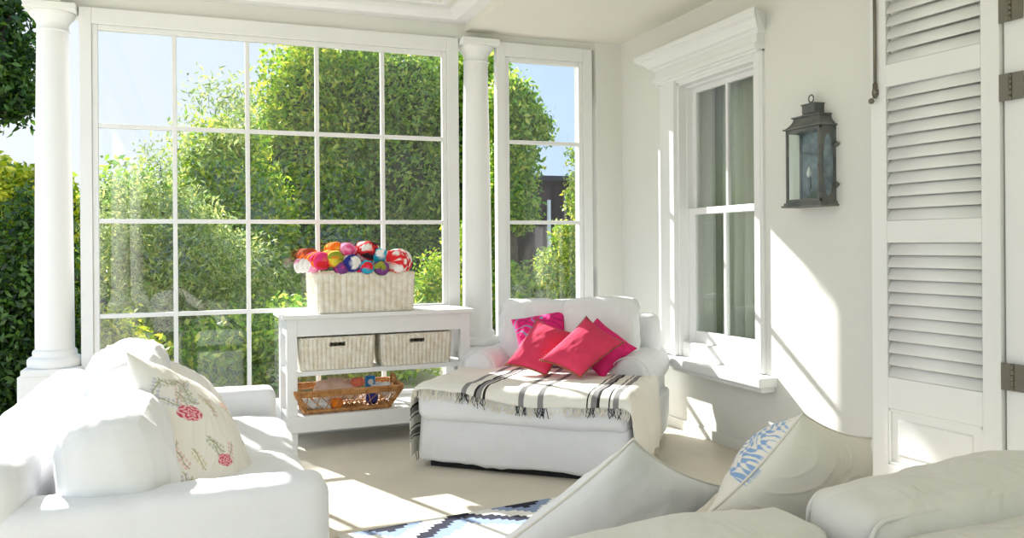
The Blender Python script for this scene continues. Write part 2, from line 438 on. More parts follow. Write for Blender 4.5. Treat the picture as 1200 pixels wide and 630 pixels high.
# ------------------------------------------------------------------ sash window in the house wall
win = empty('window_3', (WX, 4.6, 0), 0, kind='structure')
def wb(x0, x1, y0, y1, z0, z1, mb): mb.box(x0-WX, x1-WX, y0-4.6, y1-4.6, z0, z1); return mb
cas = MB()
wb(WX-.026, WX+.01, 4.10, 4.16, .52, 2.46, cas); wb(WX-.05, WX+.01, 5.02, 5.17, .52, 2.46, cas)
for y0, y1 in ((4.085, 4.105), (5.15, 5.255)): wb(WX-.02, WX+.01, y0, y1, .52, 2.46, cas)
wb(WX-.03, WX+.01, 4.16, 5.02, 2.42, 2.46, cas)
cas.build('casing', M['paint'], win, bevel=.005)
gx = WX+.055
rv = MB()
wb(WX-.02, WX+.26, 4.13, 4.165, .52, 2.46, rv); wb(WX-.02, WX+.26, 5.0, 5.03, .52, 2.46, rv); wb(WX-.02, WX+.26, 4.16, 5.02, 2.40, 2.46, rv)
wb(gx-.012, gx+.12, 4.995, 5.03, .55, 2.46, rv); wb(gx-.012, gx+.12, 4.13, 4.17, .55, 2.46, rv); wb(gx-.012, gx+.12, 4.16, 5.0, 2.385, 2.46, rv)
rv.build('reveal', M['paint'], win, bevel=.003)
# entablature: frieze and stepped cornice
fr = MB(); wb(WX-.055, WX+.01, 4.085, 5.255, 2.44, 2.60, fr); wb(WX-.075, WX+.01, 4.075, 5.265, 2.455, 2.49, fr)
fr.build('frieze', M['paint'], win, bevel=.004)
prof = [(.01, 2.575), (-.06, 2.575), (-.065, 2.595), (-.09, 2.60), (-.105, 2.62), (-.125, 2.640), (-.15, 2.648), (-.15, 2.655), (-.165, 2.66), (-.165, 2.69), (-.10, 2.70), (.01, 2.70)]
co = MB(); n_ = len(prof); vs = []
for yy, sg in ((4.075, -1), (5.26, 1)):
    for px_, pz in prof: vs.append((px_, yy-4.6+sg*max(0, -px_-.05)*1.0, pz-.03))
co.add(vs, [(i, (i+1) % n_, n_+(i+1) % n_, n_+i) for i in range(n_)]+[tuple(range(n_))[::-1], tuple(range(n_, 2*n_))])
co.build('cornice', M['paint'], win)
si = MB(); wb(WX-.125, WX+.2, 3.985, 5.28, .455, .515, si); wb(WX-.10, WX+.0, 4.0, 5.265, .425, .46, si)
si.build('window_sill', M['paint'], win, bevel=.008)
s2 = MB(); wb(WX-.0, WX+.2, 4.16, 5.02, .51, .62, s2); s2.build('inner_sill', M['paint'], win, bevel=.01)
# upper sash (behind), lower sash (in front)
gx = WX+.055
us = MB()
for y0, y1 in ((4.165, 4.27), (4.955, 5.0)): wb(gx+.035, gx+.07, y0, y1, 1.53, 2.42, us)
wb(gx+.0355, gx+.0695, 4.27, 4.955, 2.352, 2.42, us); wb(gx+.037, gx+.066, 4.585, 4.61, 1.53, 2.36, us); wb(gx+.034, gx+.0695, 4.165, 5.0, 1.50, 1.53, us)
us.build('upper_sash', M['paint'], win, bevel=.004)
ls = MB()
for y0, y1 in ((4.165, 4.255), (4.915, 5.0)): wb(gx-.005, gx+.03, y0, y1, .60, 1.545, ls)
wb(gx-.0045, gx+.0295, 4.255, 4.915, 1.50, 1.545, ls); wb(gx-.003, gx+.026, 4.555, 4.583, .6, 1.52, ls); wb(gx-.0045, gx+.0295, 4.255, 4.915, .60, .70, ls)
ls.build('lower_sash', M['paint'], win, bevel=.004)
def pane(x, z0, z1): return MB().add([(x-WX, -.4, z0), (x-WX, .39, z0), (x-WX, .39, z1), (x-WX, -.4, z1)], [(0, 1, 2, 3)])
pane(gx+.05, 1.54, 2.37).build('glass', M['sashglass'], win); pane(gx+.012, .68, 1.51).build('glass', M['sashglass'], win)
# the room behind it
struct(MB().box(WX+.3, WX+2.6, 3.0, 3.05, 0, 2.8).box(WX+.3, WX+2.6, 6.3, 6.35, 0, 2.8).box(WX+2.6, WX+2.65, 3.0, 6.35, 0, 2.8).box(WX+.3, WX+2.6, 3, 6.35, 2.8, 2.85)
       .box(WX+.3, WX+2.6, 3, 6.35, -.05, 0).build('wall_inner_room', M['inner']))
def drape(name, label, x, y0, y1, m, folds, amp):
    mb = MB()
    def P(u, v):
        yy = y0+(y1-y0)*u
        return (amp*math.sin(u*folds*2*PI+.6*math.sin(u*9))*(.55+.45*(1-v))+.01*nz((u*4, v*2, 0), 1), yy-y0, .1+2.5*v)
    mb.grid(P, 90, 12)
    o = mb.build(name, m, None, smooth=True); o.location = (x, y0, 0)
    s_ = o.modifiers.new('thickness', 'SOLIDIFY'); s_.thickness = .003
    tag(o, label, 'curtain'); return o
drape('curtain', 'sage green gathered curtain behind the left pane of the sash window', WX+.36, 4.66, 5.6, M['curtain'], 8, .035)
drape('curtain', 'grey curtain hanging straight behind the right pane of the sash window', WX+.62, 3.9, 4.62, M['curtaing'], 4, .03)

# ------------------------------------------------------------------ louvred shutter
SHW = .635
sa = math.atan2(.995, -.0976)
sh = empty('louvered_shutter', (3.086, 2.469, 0), sa, 'tall off-white louvered shutter standing open against the right wall', 'shutter')
th = .038
for x0, x1 in ((0, .081), (.548, SHW)):
    MB().box(x0, x1, -th/2, th/2, .05, 2.78).build('stile', M['shutter'], sh, bevel=.003)
for z0, z1 in ((.05, .262), (.525, .669), (1.297, 1.399), (2.027, 2.129), (2.66, 2.78)):
    MB().box(.081, .548, -th/2, th/2, z0, z1).build('rail', M['shutter'], sh, bevel=.002)
pn = MB().box(.081, .548, -.008, .008, .26, .527)
pn.box(.13, .50, -.014, .014, .31, .478)
lpo = pn.build('lower_panel', M['shutter'], sh, bevel=.008)
pm = MB()
for (a, b, c, d) in ((.081, .548, .262, .276), (.081, .548, .511, .525), (.081, .095, .262, .525), (.534, .548, .262, .525)): pm.box(a, b, -.017, .017, c, d)
pm.build('panel_moulding', M['shutter'], lpo, bevel=.003)
lp = [(.032*math.cos(a), .0085*math.sin(a)) for a in [2*PI*i/14 for i in range(14)]]
lme = None
for z0, z1, n in ((.669, 1.297, 11), (1.399, 2.027, 11), (2.129, 2.66, 9)):
    for i in range(n):
        z = z0+(i+.5)*(z1-z0)/n
        if lme is None:
            o = MB().extrude(lp, .083, .546, 'x').build('louver', M['shutter'], sh, smooth=False); lme = o.data
            lme.polygons.foreach_set('use_smooth', [len(p.vertices) == 4 for p in lme.polygons])
        else:
            o = bpy.data.objects.new('louver', lme); C.objects.link(o); o.parent = sh
        o.location = (0, 0, z); o.rotation_euler = (math.radians(-64), 0, 0)
# side facing the room is +y or -y: found below by the hinge side
fs_ = 1
cr = MB().tube([(.598, fs_*(th/2+.012), 1.98), (.598, fs_*(th/2+.012), 2.72)], .0075, 12)
cro = cr.build('bolt_rod', M['steel'], sh, smooth=True)
kb = MB().tube([(.598, fs_*(th/2+.012), 1.985), (.598, fs_*(th/2+.012), 2.05)], .011, 12).box(.587, .609, fs_*(th/2)-.002, fs_*(th/2)+.02, 1.995, 2.02)
kb.sphere((.604, fs_*(th/2+.03), 1.967), .014, 8)
kb.build('bolt_knob', M['steel'], cro, smooth=True)
for z in (1.925, 2.245, .75):
    h = MB().box(-.044, .0, th/2-.001, th/2+.003, z-.055, z+.055)
    ho = h.build('hinge_leaf', M['steel'], sh)
    k = MB()
    for i in range(5): k.tube([(-.048, th/2+.002, z-.055+i*.0222), (-.048, th/2+.002, z-.055+i*.0222+.0205)], .0075, 10)
    k.build('hinge_knuckle', M['steel'], ho, smooth=True)
    MB().box(-.10, -.052, th/2-.001, th/2+.003, z-.055, z+.055).build('hinge_leaf', M['steel'], sh)
# door jamb the shutter hangs from
struct(MB().box(WX-.068, WX+.02, 2.15, 2.463, 0, 2.89).build('door_1', M['shutter'], None, bevel=.004))
struct(MB().box(WX-.012, WX, 2.5, WY, 0, .07).build('baseboard_right', M['wallp'], None, bevel=.003))

# ------------------------------------------------------------------ wall lantern
ln = empty('wall_lantern', (WX, 3.632, 1.505), 0, 'weathered grey metal box lantern mounted on the right wall', 'lantern')
lw, ld, lh = .275/2, .105, .415       # half width along y, depth, body height
LM = M['pewter']
# local: -x out of the wall; body bottom at z=0
bt = MB().box(-ld-.018, 0, -lw-.02, lw+.02, 0-.012, 0).box(-ld-.008, 0, -lw-.01, lw+.01, 0, .014)
bt.build('base_tray', LM, ln, bevel=.002)
fm = MB()
for x0, x1 in ((-ld, -ld+.012), (-.012, 0)):
    for y0, y1 in ((-lw, -lw+.014), (lw-.014, lw)):
        fm.box(x0, x1, y0, y1, .014, lh)
fm.box(-ld, 0, -lw, lw, lh-.018, lh); fm.box(-ld, -ld+.012, -lw, lw, .014, .032)
fm.box(-ld-.004, -ld+.004, -.006-lw+.012, .006-lw+.012, .014, lh)
fm.build('frame', LM, ln, bevel=.0015)
MB().add([(-ld+.005, -lw+.01, .03), (-ld+.005, lw-.01, .03), (-ld+.005, lw-.01, lh-.015), (-ld+.005, -lw+.01, lh-.015)], [(0, 1, 2, 3)]).build('glass_front', M['lampglass'], ln)
MB().add([(-ld+.01, lw-.006, .03), (-.01, lw-.006, .03), (-.01, lw-.006, lh-.015), (-ld+.01, lw-.006, lh-.015)], [(0, 1, 2, 3)]).build('glass_side', M['lampglass'], ln)
MB().box(-ld+.012, -.012, -lw+.003, -lw+.007, .014, lh-.015).build('side_panel', LM, ln)
def oval(u, v):
    a = 2*PI*u; r = v
    return (-ld/2+.033*r*math.cos(a), -lw+.002-.004*(1-r*r), lh*.5+.165*r*math.sin(a))
MB().grid(oval, 28, 5).build('oval_reflection', M['pewterblue'], ln, smooth=True, weld=True)  # bluish reflection on the side panel, put in as a coloured oval
MB().box(-.006, -.001, -lw+.01, lw-.01, .014, lh-.01).build('back_plate', M['pewterblue'], ln)
rf = MB()
def tier(mb, a, b, z0, z1, k=6, conc=.5):
    pts = []
    for i in range(k+1):
        t = i/k; s = 1-(1-(1-t))**1
        e = (1-t)**(1+conc*2)
        pts.append(((b[0]+(a[0]-b[0])*e), (b[1]+(a[1]-b[1])*e), z0+(z1-z0)*t))
    vs = []; fs = []
    for d, h, z in pts: vs += [(-d, -h, z), (0, -h, z), (0, h, z), (-d, h, z)]
    for i in range(k):
        for j in range(4): fs.append((i*4+j, i*4+(j+1) % 4, (i+1)*4+(j+1) % 4, (i+1)*4+j))
    fs += [(3, 2, 1, 0), tuple(k*4+j for j in range(4))]
    mb.add(vs, fs)
rf.box(-ld-.012, 0, -lw-.012, lw+.012, lh, lh+.008)
tier(rf, (ld+.004, lw+.004), (ld-.025, lw-.035), lh+.008, lh+.062)
rf.box(-ld+.015, 0, -lw+.028, lw-.028, lh+.062, lh+.070)
tier(rf, (ld-.028, lw-.04), (ld-.045, .048), lh+.070, lh+.084)
rf.box(-ld+.04, 0, -.050, .050, lh+.084, lh+.128); rf.box(-ld+.034, 0, -.056, .056, lh+.128, lh+.134)
rf.build('roof', LM, ln, bevel=.001)
lr = MB(); lr.tube([(-.045, .019*math.cos(a), lh+.160+.021*math.sin(a)) for a in [2*PI*i/20 for i in range(20)]], .0035, 8, closed=True)
lr.tube([(-.045, 0, lh+.13), (-.045, 0, lh+.145)], .008, 8)
lr.build('hanging_ring', LM, ln, smooth=True)
for z in (.10, .315):
    k = MB().tube([(-.012, -lw-.002, z), (-.012, -lw-.018, z)], .009, 8).sphere((-.012, -lw-.024, z), .0095, 6).tube([(-.012, -lw-.018, z-.016), (-.012, -lw-.018, z+.016)], .003, 6)
    k.build('wing_nut', LM, ln, smooth=True)
MB().sphere((-ld-.004, -lw+.01, .20), .008, 6).build('latch_knob', M['steel'], ln, smooth=True)
cd = MB().tube([(-.045, .02, .085), (-.045, .02, .15)], .013, 12).tube([(-.045, .02, .05), (-.055, .01, .045), (-.05, .03, .08), (-.045, .02, .09)], .003, 6).tube([(-.045, .02, .014), (-.045, .0, .04), (-.045, .02, .085)], .0035, 8)
cdo = cd.build('candle_holder', M['pewterblue'], ln, smooth=True)
MB().lathe([(.004, .15), (.011, .158), (.014, .172), (.010, .19), (.004, .205), (.001, .212)], 14, Matrix.Translation((-.045, .02, 0))).build('bulb', M['candle'], cdo, smooth=True)
# ================================================================== CONSOLE TABLE
TR_ = math.radians(2.2)
tb = empty('console_table', (.515, 5.43, 0), TR_, 'white painted slatted console table standing against the glazing', 'table')
TL_, TD = 1.235, .40       # length, depth; local origin = front left leg corner on the floor
PT = M['paint']
MB().box(-.035, TL_+.022, -.025, TD+.01, .835, .862).build('table_top', PT, tb, bevel=.004)
MB().box(.0, TL_, .004, .026, .722, .836).build('apron', PT, tb, bevel=.002)
MB().box(.0, TL_, TD-.03, TD-.01, .722, .836).build('apron', PT, tb, bevel=.002)
for x in (.006, TL_-.026): MB().box(x, x+.02, .03, TD-.03, .722, .836).build('side_apron', PT, tb, bevel=.002)
for x, y in ((0, 0), (TL_-.065, 0), (0, TD-.065), (TL_-.065, TD-.065)):
    MB().box(x, x+.065, y, y+.065, 0, .835).build('leg', PT, tb, bevel=.003)
ms = MB().box(.01, TL_-.01, .012, TD-.01, .466, .496)
ms.build('middle_shelf', PT, tb, bevel=.003)
MB().box(-.022, TL_+.022, -.018, .004, .112, .215).build('shelf_rail', PT, tb, bevel=.003)
MB().box(-.022, TL_+.022, TD-.004, TD+.008, .112, .215).build('shelf_rail', PT, tb, bevel=.003)
for i in range(12):
    x = .004+i*(TL_-.008)/12; MB().box(x+.003, x+(TL_-.008)/12-.004, -.012, TD, .195, .214).build('shelf_slat', PT, tb, bevel=.002)
Ttab = Matrix.Translation((.515, 5.43, 0)) @ Matrix.Rotation(TR_, 4, 'Z')

# ------------------------------------------------------------------ wicker
def weave_wall(L, H, taper=0, rows=22, stakes=20, amp=.012, hole=None, nu=None):
    """woven panel in the x-z plane facing -y; dense height field"""
    nu = nu or int(L/.0035); nv = int(H/.0026)
    def P(u, v):
        x = (u-.5)*(L+2*taper*v) ; z = v*H
        st = u*stakes; rw = v*rows
        prof_ = math.sqrt(max(0, 1-(2*(rw % 1)-1)**2))
        a = abs(math.sin(PI*st))**.55; b_ = .5+.5*math.sin(2*PI*st+PI*(int(rw) % 2))
        d = amp*(.62*a+.18*a*prof_+.15*b_*prof_) + .0008*nz((x*60, z*60, 0), 1)
        return (x, -d, z)
    mb = MB(); vs = [P(i/nu, j/nv) for j in range(nv+1) for i in range(nu+1)]
    fs = []
    for j in range(nv):
        for i in range(nu):
            x, z = ((i+.5)/nu-.5)*L, (j+.5)/nv*H
            if hole and abs(x-hole[0]) < hole[2] and abs(z-hole[1]) < hole[3]: continue
            fs.append((j*(nu+1)+i, j*(nu+1)+i+1, (j+1)*(nu+1)+i+1, (j+1)*(nu+1)+i))
    mb.add(vs, fs); return mb
def braid(mb, pts, r, tw=26, closed=True, T=None):
    """twisted rim made of two strands"""
    P = [Vector(p) for p in pts]; 
    for ph in (0, PI):
        out_ = []; k = len(P)
        dist = 0
        for i in range(k if closed else k-1):
            a, b = P[i], P[(i+1) % k]; L = (b-a).length; n = max(2, int(L/.006)); d = (b-a).normalized()
            s = d.cross(Vector((0, 0, 1))); 
            if s.length < .1: s = Vector((1, 0, 0))
            s.normalize(); t = d.cross(s)
            for q in range(n):
                an = (dist+L*q/n)*tw*2*PI/1.0+ph
                out_.append(a+(b-a)*q/n+(s*math.cos(an)+t*math.sin(an))*r*.55)
            dist += L
        mb.tube(out_, r*.75, 6, closed=closed, T=T)
def wicker_box(name, label, cat, loc, rz, L, D, H, m, taper=.006, group=None, hole=None, rows=24, stakes=22, liner=True):
    root = empty(name, loc, rz, label, cat, group)
    e = .012
    for k, (len_, ang, off) in enumerate(((L, 0, D/2), (D, PI/2, L/2), (L, PI, D/2), (D, -PI/2, L/2))):
        # outward face
        T = Matrix.Rotation(ang, 4, 'Z') @ Matrix.Translation((0, -off, 0)) @ Matrix.Rotation(math.atan2(taper, H), 4, 'X')
        mb = weave_wall(len_, H, taper, rows, max(3, int(stakes*len_/L)), hole=hole if k == 0 else None)
        mb.v = [tuple(T @ Vector(p)) for p in mb.v]
        o = mb.build('woven_side', m, root, smooth=True)
        if k == 0: root_front = o
        sd = o.modifiers.new('thickness', 'SOLIDIFY'); sd.thickness = .008; sd.offset = -1
    MB().box(-L/2+.004, L/2-.004, -D/2+.004, D/2-.004, 0, .008).build('base', m, root)
    rim = MB(); braid(rim, ring(L+2*taper, D+2*taper, .02, H), .0085)
    rim.build('rim', m, root, smooth=True)
    global FRONT; FRONT = root_front
    foot = MB(); braid(foot, ring(L+.004, D+.004, .02, .008), .0065); foot.build('foot_band', m, root, smooth=True)
    return root
def on_tab(x, y, z): return tuple(Ttab @ Vector((x, y, z)))

# big basket on the table
wicker_box('wicker_basket', 'large whitewashed wicker basket on the table top, heaped with bright textiles', 'basket', on_tab(.515, .20, .863), TR_+.03, .63, .36, .255, M['wicker'], .008, stakes=17, rows=24)
# drawers
def drawer(x, label):
    r = wicker_box('storage_basket', label, 'basket', on_tab(x, .195, .497), TR_, .46, .33, .205, M['wicker'], .012, 'baskets on the middle shelf', hole=(0.0, .165, .052, .0145), rows=18, stakes=17)
    hm = MB()
    for a, b, c, d in ((-.064, -.050, .142, .188), (.050, .064, .142, .188), (-.064, .064, .142, .152), (-.064, .064, .178, .19)): hm.box(a, b, -.182, -.168, c, d)
    hm.build('handle_surround', M['wicker'], FRONT, bevel=.003)
    return r
drawer(.325, 'left whitewashed wicker basket with a cut-out handle on the middle shelf')
drawer(.862, 'right whitewashed wicker basket with a cut-out handle on the middle shelf')

# bright rolled textiles in the basket
def yarncol(*rgb): return lin(rgb)
def roll(label, c, r, L, ang, tilt, cols, seed, band=None):
    """rolled knitted scarf lying in the basket: bands of colour along it and a spiral end"""
    me_name = 'rolled_scarf'
    mb = MB(); n, k = 40, 30
    vs = []; 
    prof = [(0, -L/2)]
    for i in range(k+1):
        t = i/k; z = -L/2+L*t; e = min(1, (1-abs(2*t-1))*5)**.5
        prof.append((r*(.55+.45*e), z))
    prof.append((0, L/2))
    vs = []; fs = []
    for (rr, z) in prof:
        for j in range(n):
            a = 2*PI*j/n
            q = rr*(1+.10*nz((math.cos(a), math.sin(a), z*8), 1.6, seed)+.05*math.sin(z*180))
            vs.append(Vector((q*math.cos(a), q*math.sin(a)*.92, z+.012*math.cos(3*math.atan2(q, .02)))))
    for i in range(len(prof)-1):
        for j in range(n): fs.append((i*n+j, i*n+(j+1) % n, (i+1)*n+(j+1) % n, (i+1)*n+j))
    R = Matrix.Rotation(ang, 4, 'Z') @ Matrix.Rotation(tilt, 4, 'Y') @ Matrix.Rotation(PI/2, 4, 'X')
    mb.add(vs, fs, R)
    o = mb.build(me_name, YM, None, smooth=True); o.location = c
    ca = o.data.color_attributes.new('pattern', 'FLOAT_COLOR', 'POINT')
    arr = np.ones((len(vs), 4), np.float32)
    for i, p in enumerate(vs):
        a = math.atan2(p.y, p.x)
        v = nz((p.x, p.y, p.z), 13, seed)
        if band == 'spiral': idx = int((math.hypot(p.x, p.y)/r*3+a/2/PI)) % len(cols)
        elif band == 'patch': idx = 0 if v > -.02 else (1 if v > -.28 else 2 % len(cols))
        else: idx = int((p.z/L+.5)*4.3+(a/PI)*.8+v) % len(cols)
        arr[i, :3] = cols[idx]
    ca.data.foreach_set('color', arr.ravel())
    tag(o, label, 'scarf', 'rolled scarves heaped in the white basket')
YM = mat('knitted wool', (1, 1, 1), .95, attr='pattern', bump=.002, bscale=120)
Y_ = dict(pink=yarncol(236, 60, 130), lpink=yarncol(246, 150, 190), red=yarncol(222, 40, 46), orange=yarncol(244, 124, 36), yellow=yarncol(232, 206, 66), olive=yarncol(150, 160, 50),
          navy=yarncol(36, 44, 130), white=yarncol(244, 240, 236), teal=yarncol(40, 170, 200), purple=yarncol(120, 60, 130), rust=yarncol(176, 74, 40), black=yarncol(40, 32, 40), green=yarncol(90, 150, 70))
def B(px, py, y): # place in basket from photo position at a depth line inside the basket
    v = at(px, py, 1)-Vector((0, 0, CH)); t = y/v.y; return Vector((0, 0, CH))+v*t
YS = [
 ('magenta and orange rolled scarf with a teal tail at the left end of the basket', (374, 306), 5.50, .062, .15, .5, .1, ('pink', 'orange', 'pink', 'red'), None),
 ('yellow and olive rolled scarf left of the middle of the basket', (390, 303), 5.50, .058, .15, .35, .1, ('yellow', 'olive', 'orange'), None),
 ('pink rolled scarf with a curled end, topmost left of centre', (406, 293), 5.56, .052, .17, .1, .0, ('lpink', 'pink', 'lpink'), 'spiral'),
 ('white and navy rolled scarf in the middle of the basket front', (411, 308), 5.49, .060, .15, .1, .1, ('white', 'navy', 'navy'), 'patch'),
 ('red and black patterned scarf topmost at the centre', (429, 294), 5.58, .068, .18, .3, .1, ('white', 'red', 'black'), 'patch'),
 ('turquoise rolled scarf right of the centre', (446, 300), 5.55, .056, .14, -.1, .1, ('teal', 'teal', 'white'), 'patch'),
 ('white scarf with a red flower print at the right end of the basket', (465, 306), 5.54, .085, .20, -.5, .15, ('white', 'red', 'white'), 'patch'),
 ('red and purple striped scarf under the red and black one', (428, 313), 5.48, .048, .13, .2, .0, ('red', 'pink', 'purple', 'teal'), None),
 ('dark purple and olive scarf at the basket rim below the turquoise one', (447, 314), 5.48, .05, .13, -.2, .0, ('purple', 'olive', 'black'), None),
 ('rust brown scarf hanging at the left back of the basket', (362, 300), 5.66, .055, .14, .4, .1, ('rust', 'orange', 'rust'), 'patch'),
 ('small orange scarf tucked behind the yellow one', (392, 292), 5.60, .05, .14, .2, .0, ('orange', 'yellow'), 'patch'),
 ('white scarf spilling at the left rim of the basket', (362, 311), 5.53, .05, .16, 1.2, .1, ('white', 'lpink'), 'patch'),
 ('purple scarf between the yellow and the navy ones', (400, 314), 5.48, .042, .12, .1, .0, ('purple', 'purple', 'pink'), None),
]
for i, (lb, p, y, r, L, an, ti, cl, bd) in enumerate(YS):
    roll(lb, B(p[0], p[1], y), r, L, an, ti, [Y_[c] for c in cl], i, bd)
# fill under the heap
fl = MB(); fl.add(*softbox(.56, .24, .16, .06, 10, (0, 0, .02), .012, 9, 4))
o = fl.build('folded_blanket', mat('cream wool blanket', (.7, .66, .6), .95, bump=.002, bscale=100), None, smooth=True); o.location = on_tab(.575, .185, .955)
o.rotation_euler = (0, 0, TR_); tag(o, 'cream folded blanket under the scarves inside the white wicker basket', 'blanket')

# brown willow tray on the slatted shelf
tray = empty('willow_tray', on_tab(.40, .16, .216), TR_, 'brown woven willow tray with open sides on the bottom shelf', 'tray')
tl, td = .60, .27
fr0 = MB(); braid(fr0, ring(tl-.04, td-.04, .03, .012), .014, 30)
fr0.build('lower_band', M['willow'], tray, smooth=True)
bb = MB()
for k in (0, .012, .024): braid(bb, ring(tl+.10+k*.6, td+.08+k*.6, .04, .125+k), .010, 30)
bb.build('upper_band', M['willow'], tray, smooth=True)
pa, pb = ring(tl-.04, td-.04, .03, .015, 6), ring(tl+.10, td+.08, .04, .125, 6)
for (A, Bq, n) in (((-tl/2+.02, -td/2+.02), (tl/2-.02, -td/2+.02), 9), ((tl/2-.02, -td/2+.02), (tl/2-.02, td/2-.02), 4), ((tl/2-.02, td/2-.02), (-tl/2+.02, td/2-.02), 9), ((-tl/2+.02, td/2-.02), (-tl/2+.02, -td/2+.02), 4)):
    dg = MB()
    for i in range(n):
        for s in (0, 1):
            t0, t1 = (i+s)/n, (i+1-s)/n
            p = Vector((A[0]+(Bq[0]-A[0])*t0, A[1]+(Bq[1]-A[1])*t0, .015)); q = Vector((A[0]+(Bq[0]-A[0])*t1, A[1]+(Bq[1]-A[1])*t1, .125))
            q.x *= (tl+.10)/(tl-.04); q.y *= (td+.08)/(td-.04)
            dg.tube([p, q], .0032, 6)
    dg.build('lattice_side', M['willow'], tray, smooth=True)
for sx, sy in ((-1, -1), (1, -1), (1, 1), (-1, 1)):
    dg = MB()
    for o_ in (-.010, 0, .010): dg.tube([(sx*(tl/2-.03)+o_, sy*(td/2-.025), .012), (sx*(tl/2+.04)+o_, sy*(td/2+.035), .13)], .0075, 6)
    dg.build('corner_stake', M['willow'], tray, smooth=True)
bs = weave_wall(tl-.05, td-.05, 0, 20, 16); bs.v = [(p[0], p[2]-(td-.05)/2, .012-p[1]) for p in bs.v]
bs.build('woven_base', M['willow'], tray, smooth=True)
for sx in (-1, 1):
    hd = MB(); braid(hd, [(sx*(tl/2+.03), -.05, .13), (sx*(tl/2+.03), -.05, .20), (sx*(tl/2+.03), .05, .20), (sx*(tl/2+.03), .05, .13)], .009, 30, closed=False)
    hd.build('handle', M['willow'], tray, smooth=True)
# things in the tray
def lump(name, label, cat, loc, size, m, seed, amp=.02, rz=0):
    mb = MB(); mb.add(*softbox(*size, min(size)*.45, 12, (0, 0, 0), amp, 14, seed))
    o = mb.build(name, m, None, smooth=True); o.location = loc; o.rotation_euler = (0, 0, rz); tag(o, label, cat); return o
lump('paper_parcel', 'crumpled pale pink paper parcel lying in the willow tray', 'parcel', on_tab(.34, .17, .335), (.26, .14, .11), mat('pale pink paper', lin((222, 190, 172)), .5, bump=.006, bscale=30), 2, .03)
lump('tissue_paper', 'white crumpled tissue paper at the left of the willow tray', 'paper', on_tab(.20, .11, .26), (.16, .10, .05), M['linen'], 5, .02)
lump('wool_ball', 'orange wool ball at the front of the willow tray', 'wool', on_tab(.325, .07, .265), (.07, .065, .06), mat('orange wool', lin((240, 130, 30)), .9, bump=.003, bscale=80), 6, .006)
lump('wool_ball', 'salmon red wool ball on top of the pink paper parcel', 'wool', on_tab(.475, .13, .385), (.085, .06, .05), mat('salmon wool', lin((226, 120, 96)), .9, bump=.003, bscale=80), 7, .008)
lump('wool_ball', 'navy blue wool ball at the right front of the willow tray', 'wool', on_tab(.57, .10, .275), (.08, .06, .07), mat('navy wool', lin((52, 56, 130)), .9, bump=.003, bscale=80), 8, .006)
bx = empty('drink_carton', on_tab(.575, .19, .30), .1, 'small blue and white carton standing in the willow tray', 'carton')
MB().box(-.032, .032, -.02, .02, 0, .115).build('carton', mat('blue carton', lin((40, 130, 200)), .4), bx, bevel=.003)
MB().tube([(0, -.021, .075), (0, -.0225, .075)], .02, 20).build('white_emblem', M['paint'], bx)
lump('folded_cloth', 'white folded cloth at the right of the willow tray', 'cloth', on_tab(.64, .16, .325), (.12, .12, .07), M['linen2'], 9, .02)

# ================================================================== CHAISE (armchair with a long seat)
ch = empty('chaise_longue', (1.20, 4.75, 0), math.atan2(-.65, .76), 'white slipcovered chaise longue armchair in the corner by the narrow window', 'chaise longue')
CW, CD = 1.25, 1.34
L1, L2 = M['linen'], M['linen2']
MB().box(.05, CW-.05, .05, CD-.05, .0, .06).build('painted_under_shade', M['shade'], ch)  # near-black block puts the shade under the chaise into colour
soft('seat_base', L1, ch, (CW, CD, .285), .03, (CW/2, CD/2, .035+.1425), (.012, .012, .0), .017, 3.2, 1, n=34)
soft('seat_cushion', L1, ch, (CW+.0, .98, .185), .055, (CW/2, .455, .375), (.01, .02, .012), .009, 4, 2, n=32)
def arm(side, seed):
    mb = MB(); rr = .125; ln_ = .76; cx = 0; prof = []
    # profile: upright panel with a rolled top, in local x-z
    for i in range(25):
        a = -.25*PI + (1.5*PI)*i/24; prof.append((rr*math.cos(a), .485+rr*math.sin(a)))
    prof = [(.095, .05)]+prof+[(-.095, .05)]
    n = len(prof); vs = []; fs = []; K = 16
    for k in range(K+1):
        t = k/K; e = min(1, t*9+.72) if t < .1 else 1
        for (x, z) in prof:
            zz = .3+(z-.3)*(1 if t > .03 else .97); xx = x*(e if t < .05 else 1)
            w_ = 1+.03*nz((x*3, t*3, z*3), 1.5, seed)
            vs.append((xx*w_, t*ln_ + (.0 if t else .012), zz))
    for k in range(K):
        for j in range(n): fs.append((k*n+j, k*n+(j+1) % n, (k+1)*n+(j+1) % n, (k+1)*n+j))
    fs += [tuple(range(n))[::-1], tuple(range(K*n, K*n+n))]
    x0 = .125 if side < 0 else CW-.125
    mb.add(vs, fs, Matrix.Translation((x0, .60, 0)))
    o = mb.build('arm', L1, ch, smooth=True, bevel=.012, seg=3)
    pp = MB().tube([(x0+p[0], .606, p[1]) for p in prof[1:-1]], .004, 6); pp.build('arm_piping', L1, o, smooth=True)
arm(-1, 1); arm(1, 2)
soft('back_frame', L1, ch, (CW-.10, .20, .80), .07, (CW/2, CD-.10, .43), (0, .01, 0), .006, 3, 5, n=28)
def cush(name, label, cx, cz, sx, sz, seed, th=.2, y=1.05, lean=.2, rz=0, top=0):
    root_m = MB(); T = Matrix.Rotation(rz, 4, 'Y') @ Matrix.Rotation(-lean, 4, 'X')
    root_m.add(*softbox(sx, th, sz, .06, 28, (.0, .05, .012), .010, 6, seed, T))
    o = root_m.build(name, L2, None, smooth=True)
    o.matrix_world = Matrix.Translation((1.20, 4.75, 0)) @ Matrix.Rotation(math.atan2(-.65, .76), 4, 'Z') @ Matrix.Translation((cx, y, cz))
    tag(o, label, 'cushion', 'white back cushions of the chaise'); return o
cush('back_cushion', 'white square back cushion at the left of the chaise', .40, .695, .50, .44, 3, .16, 1.02, .16, .02)
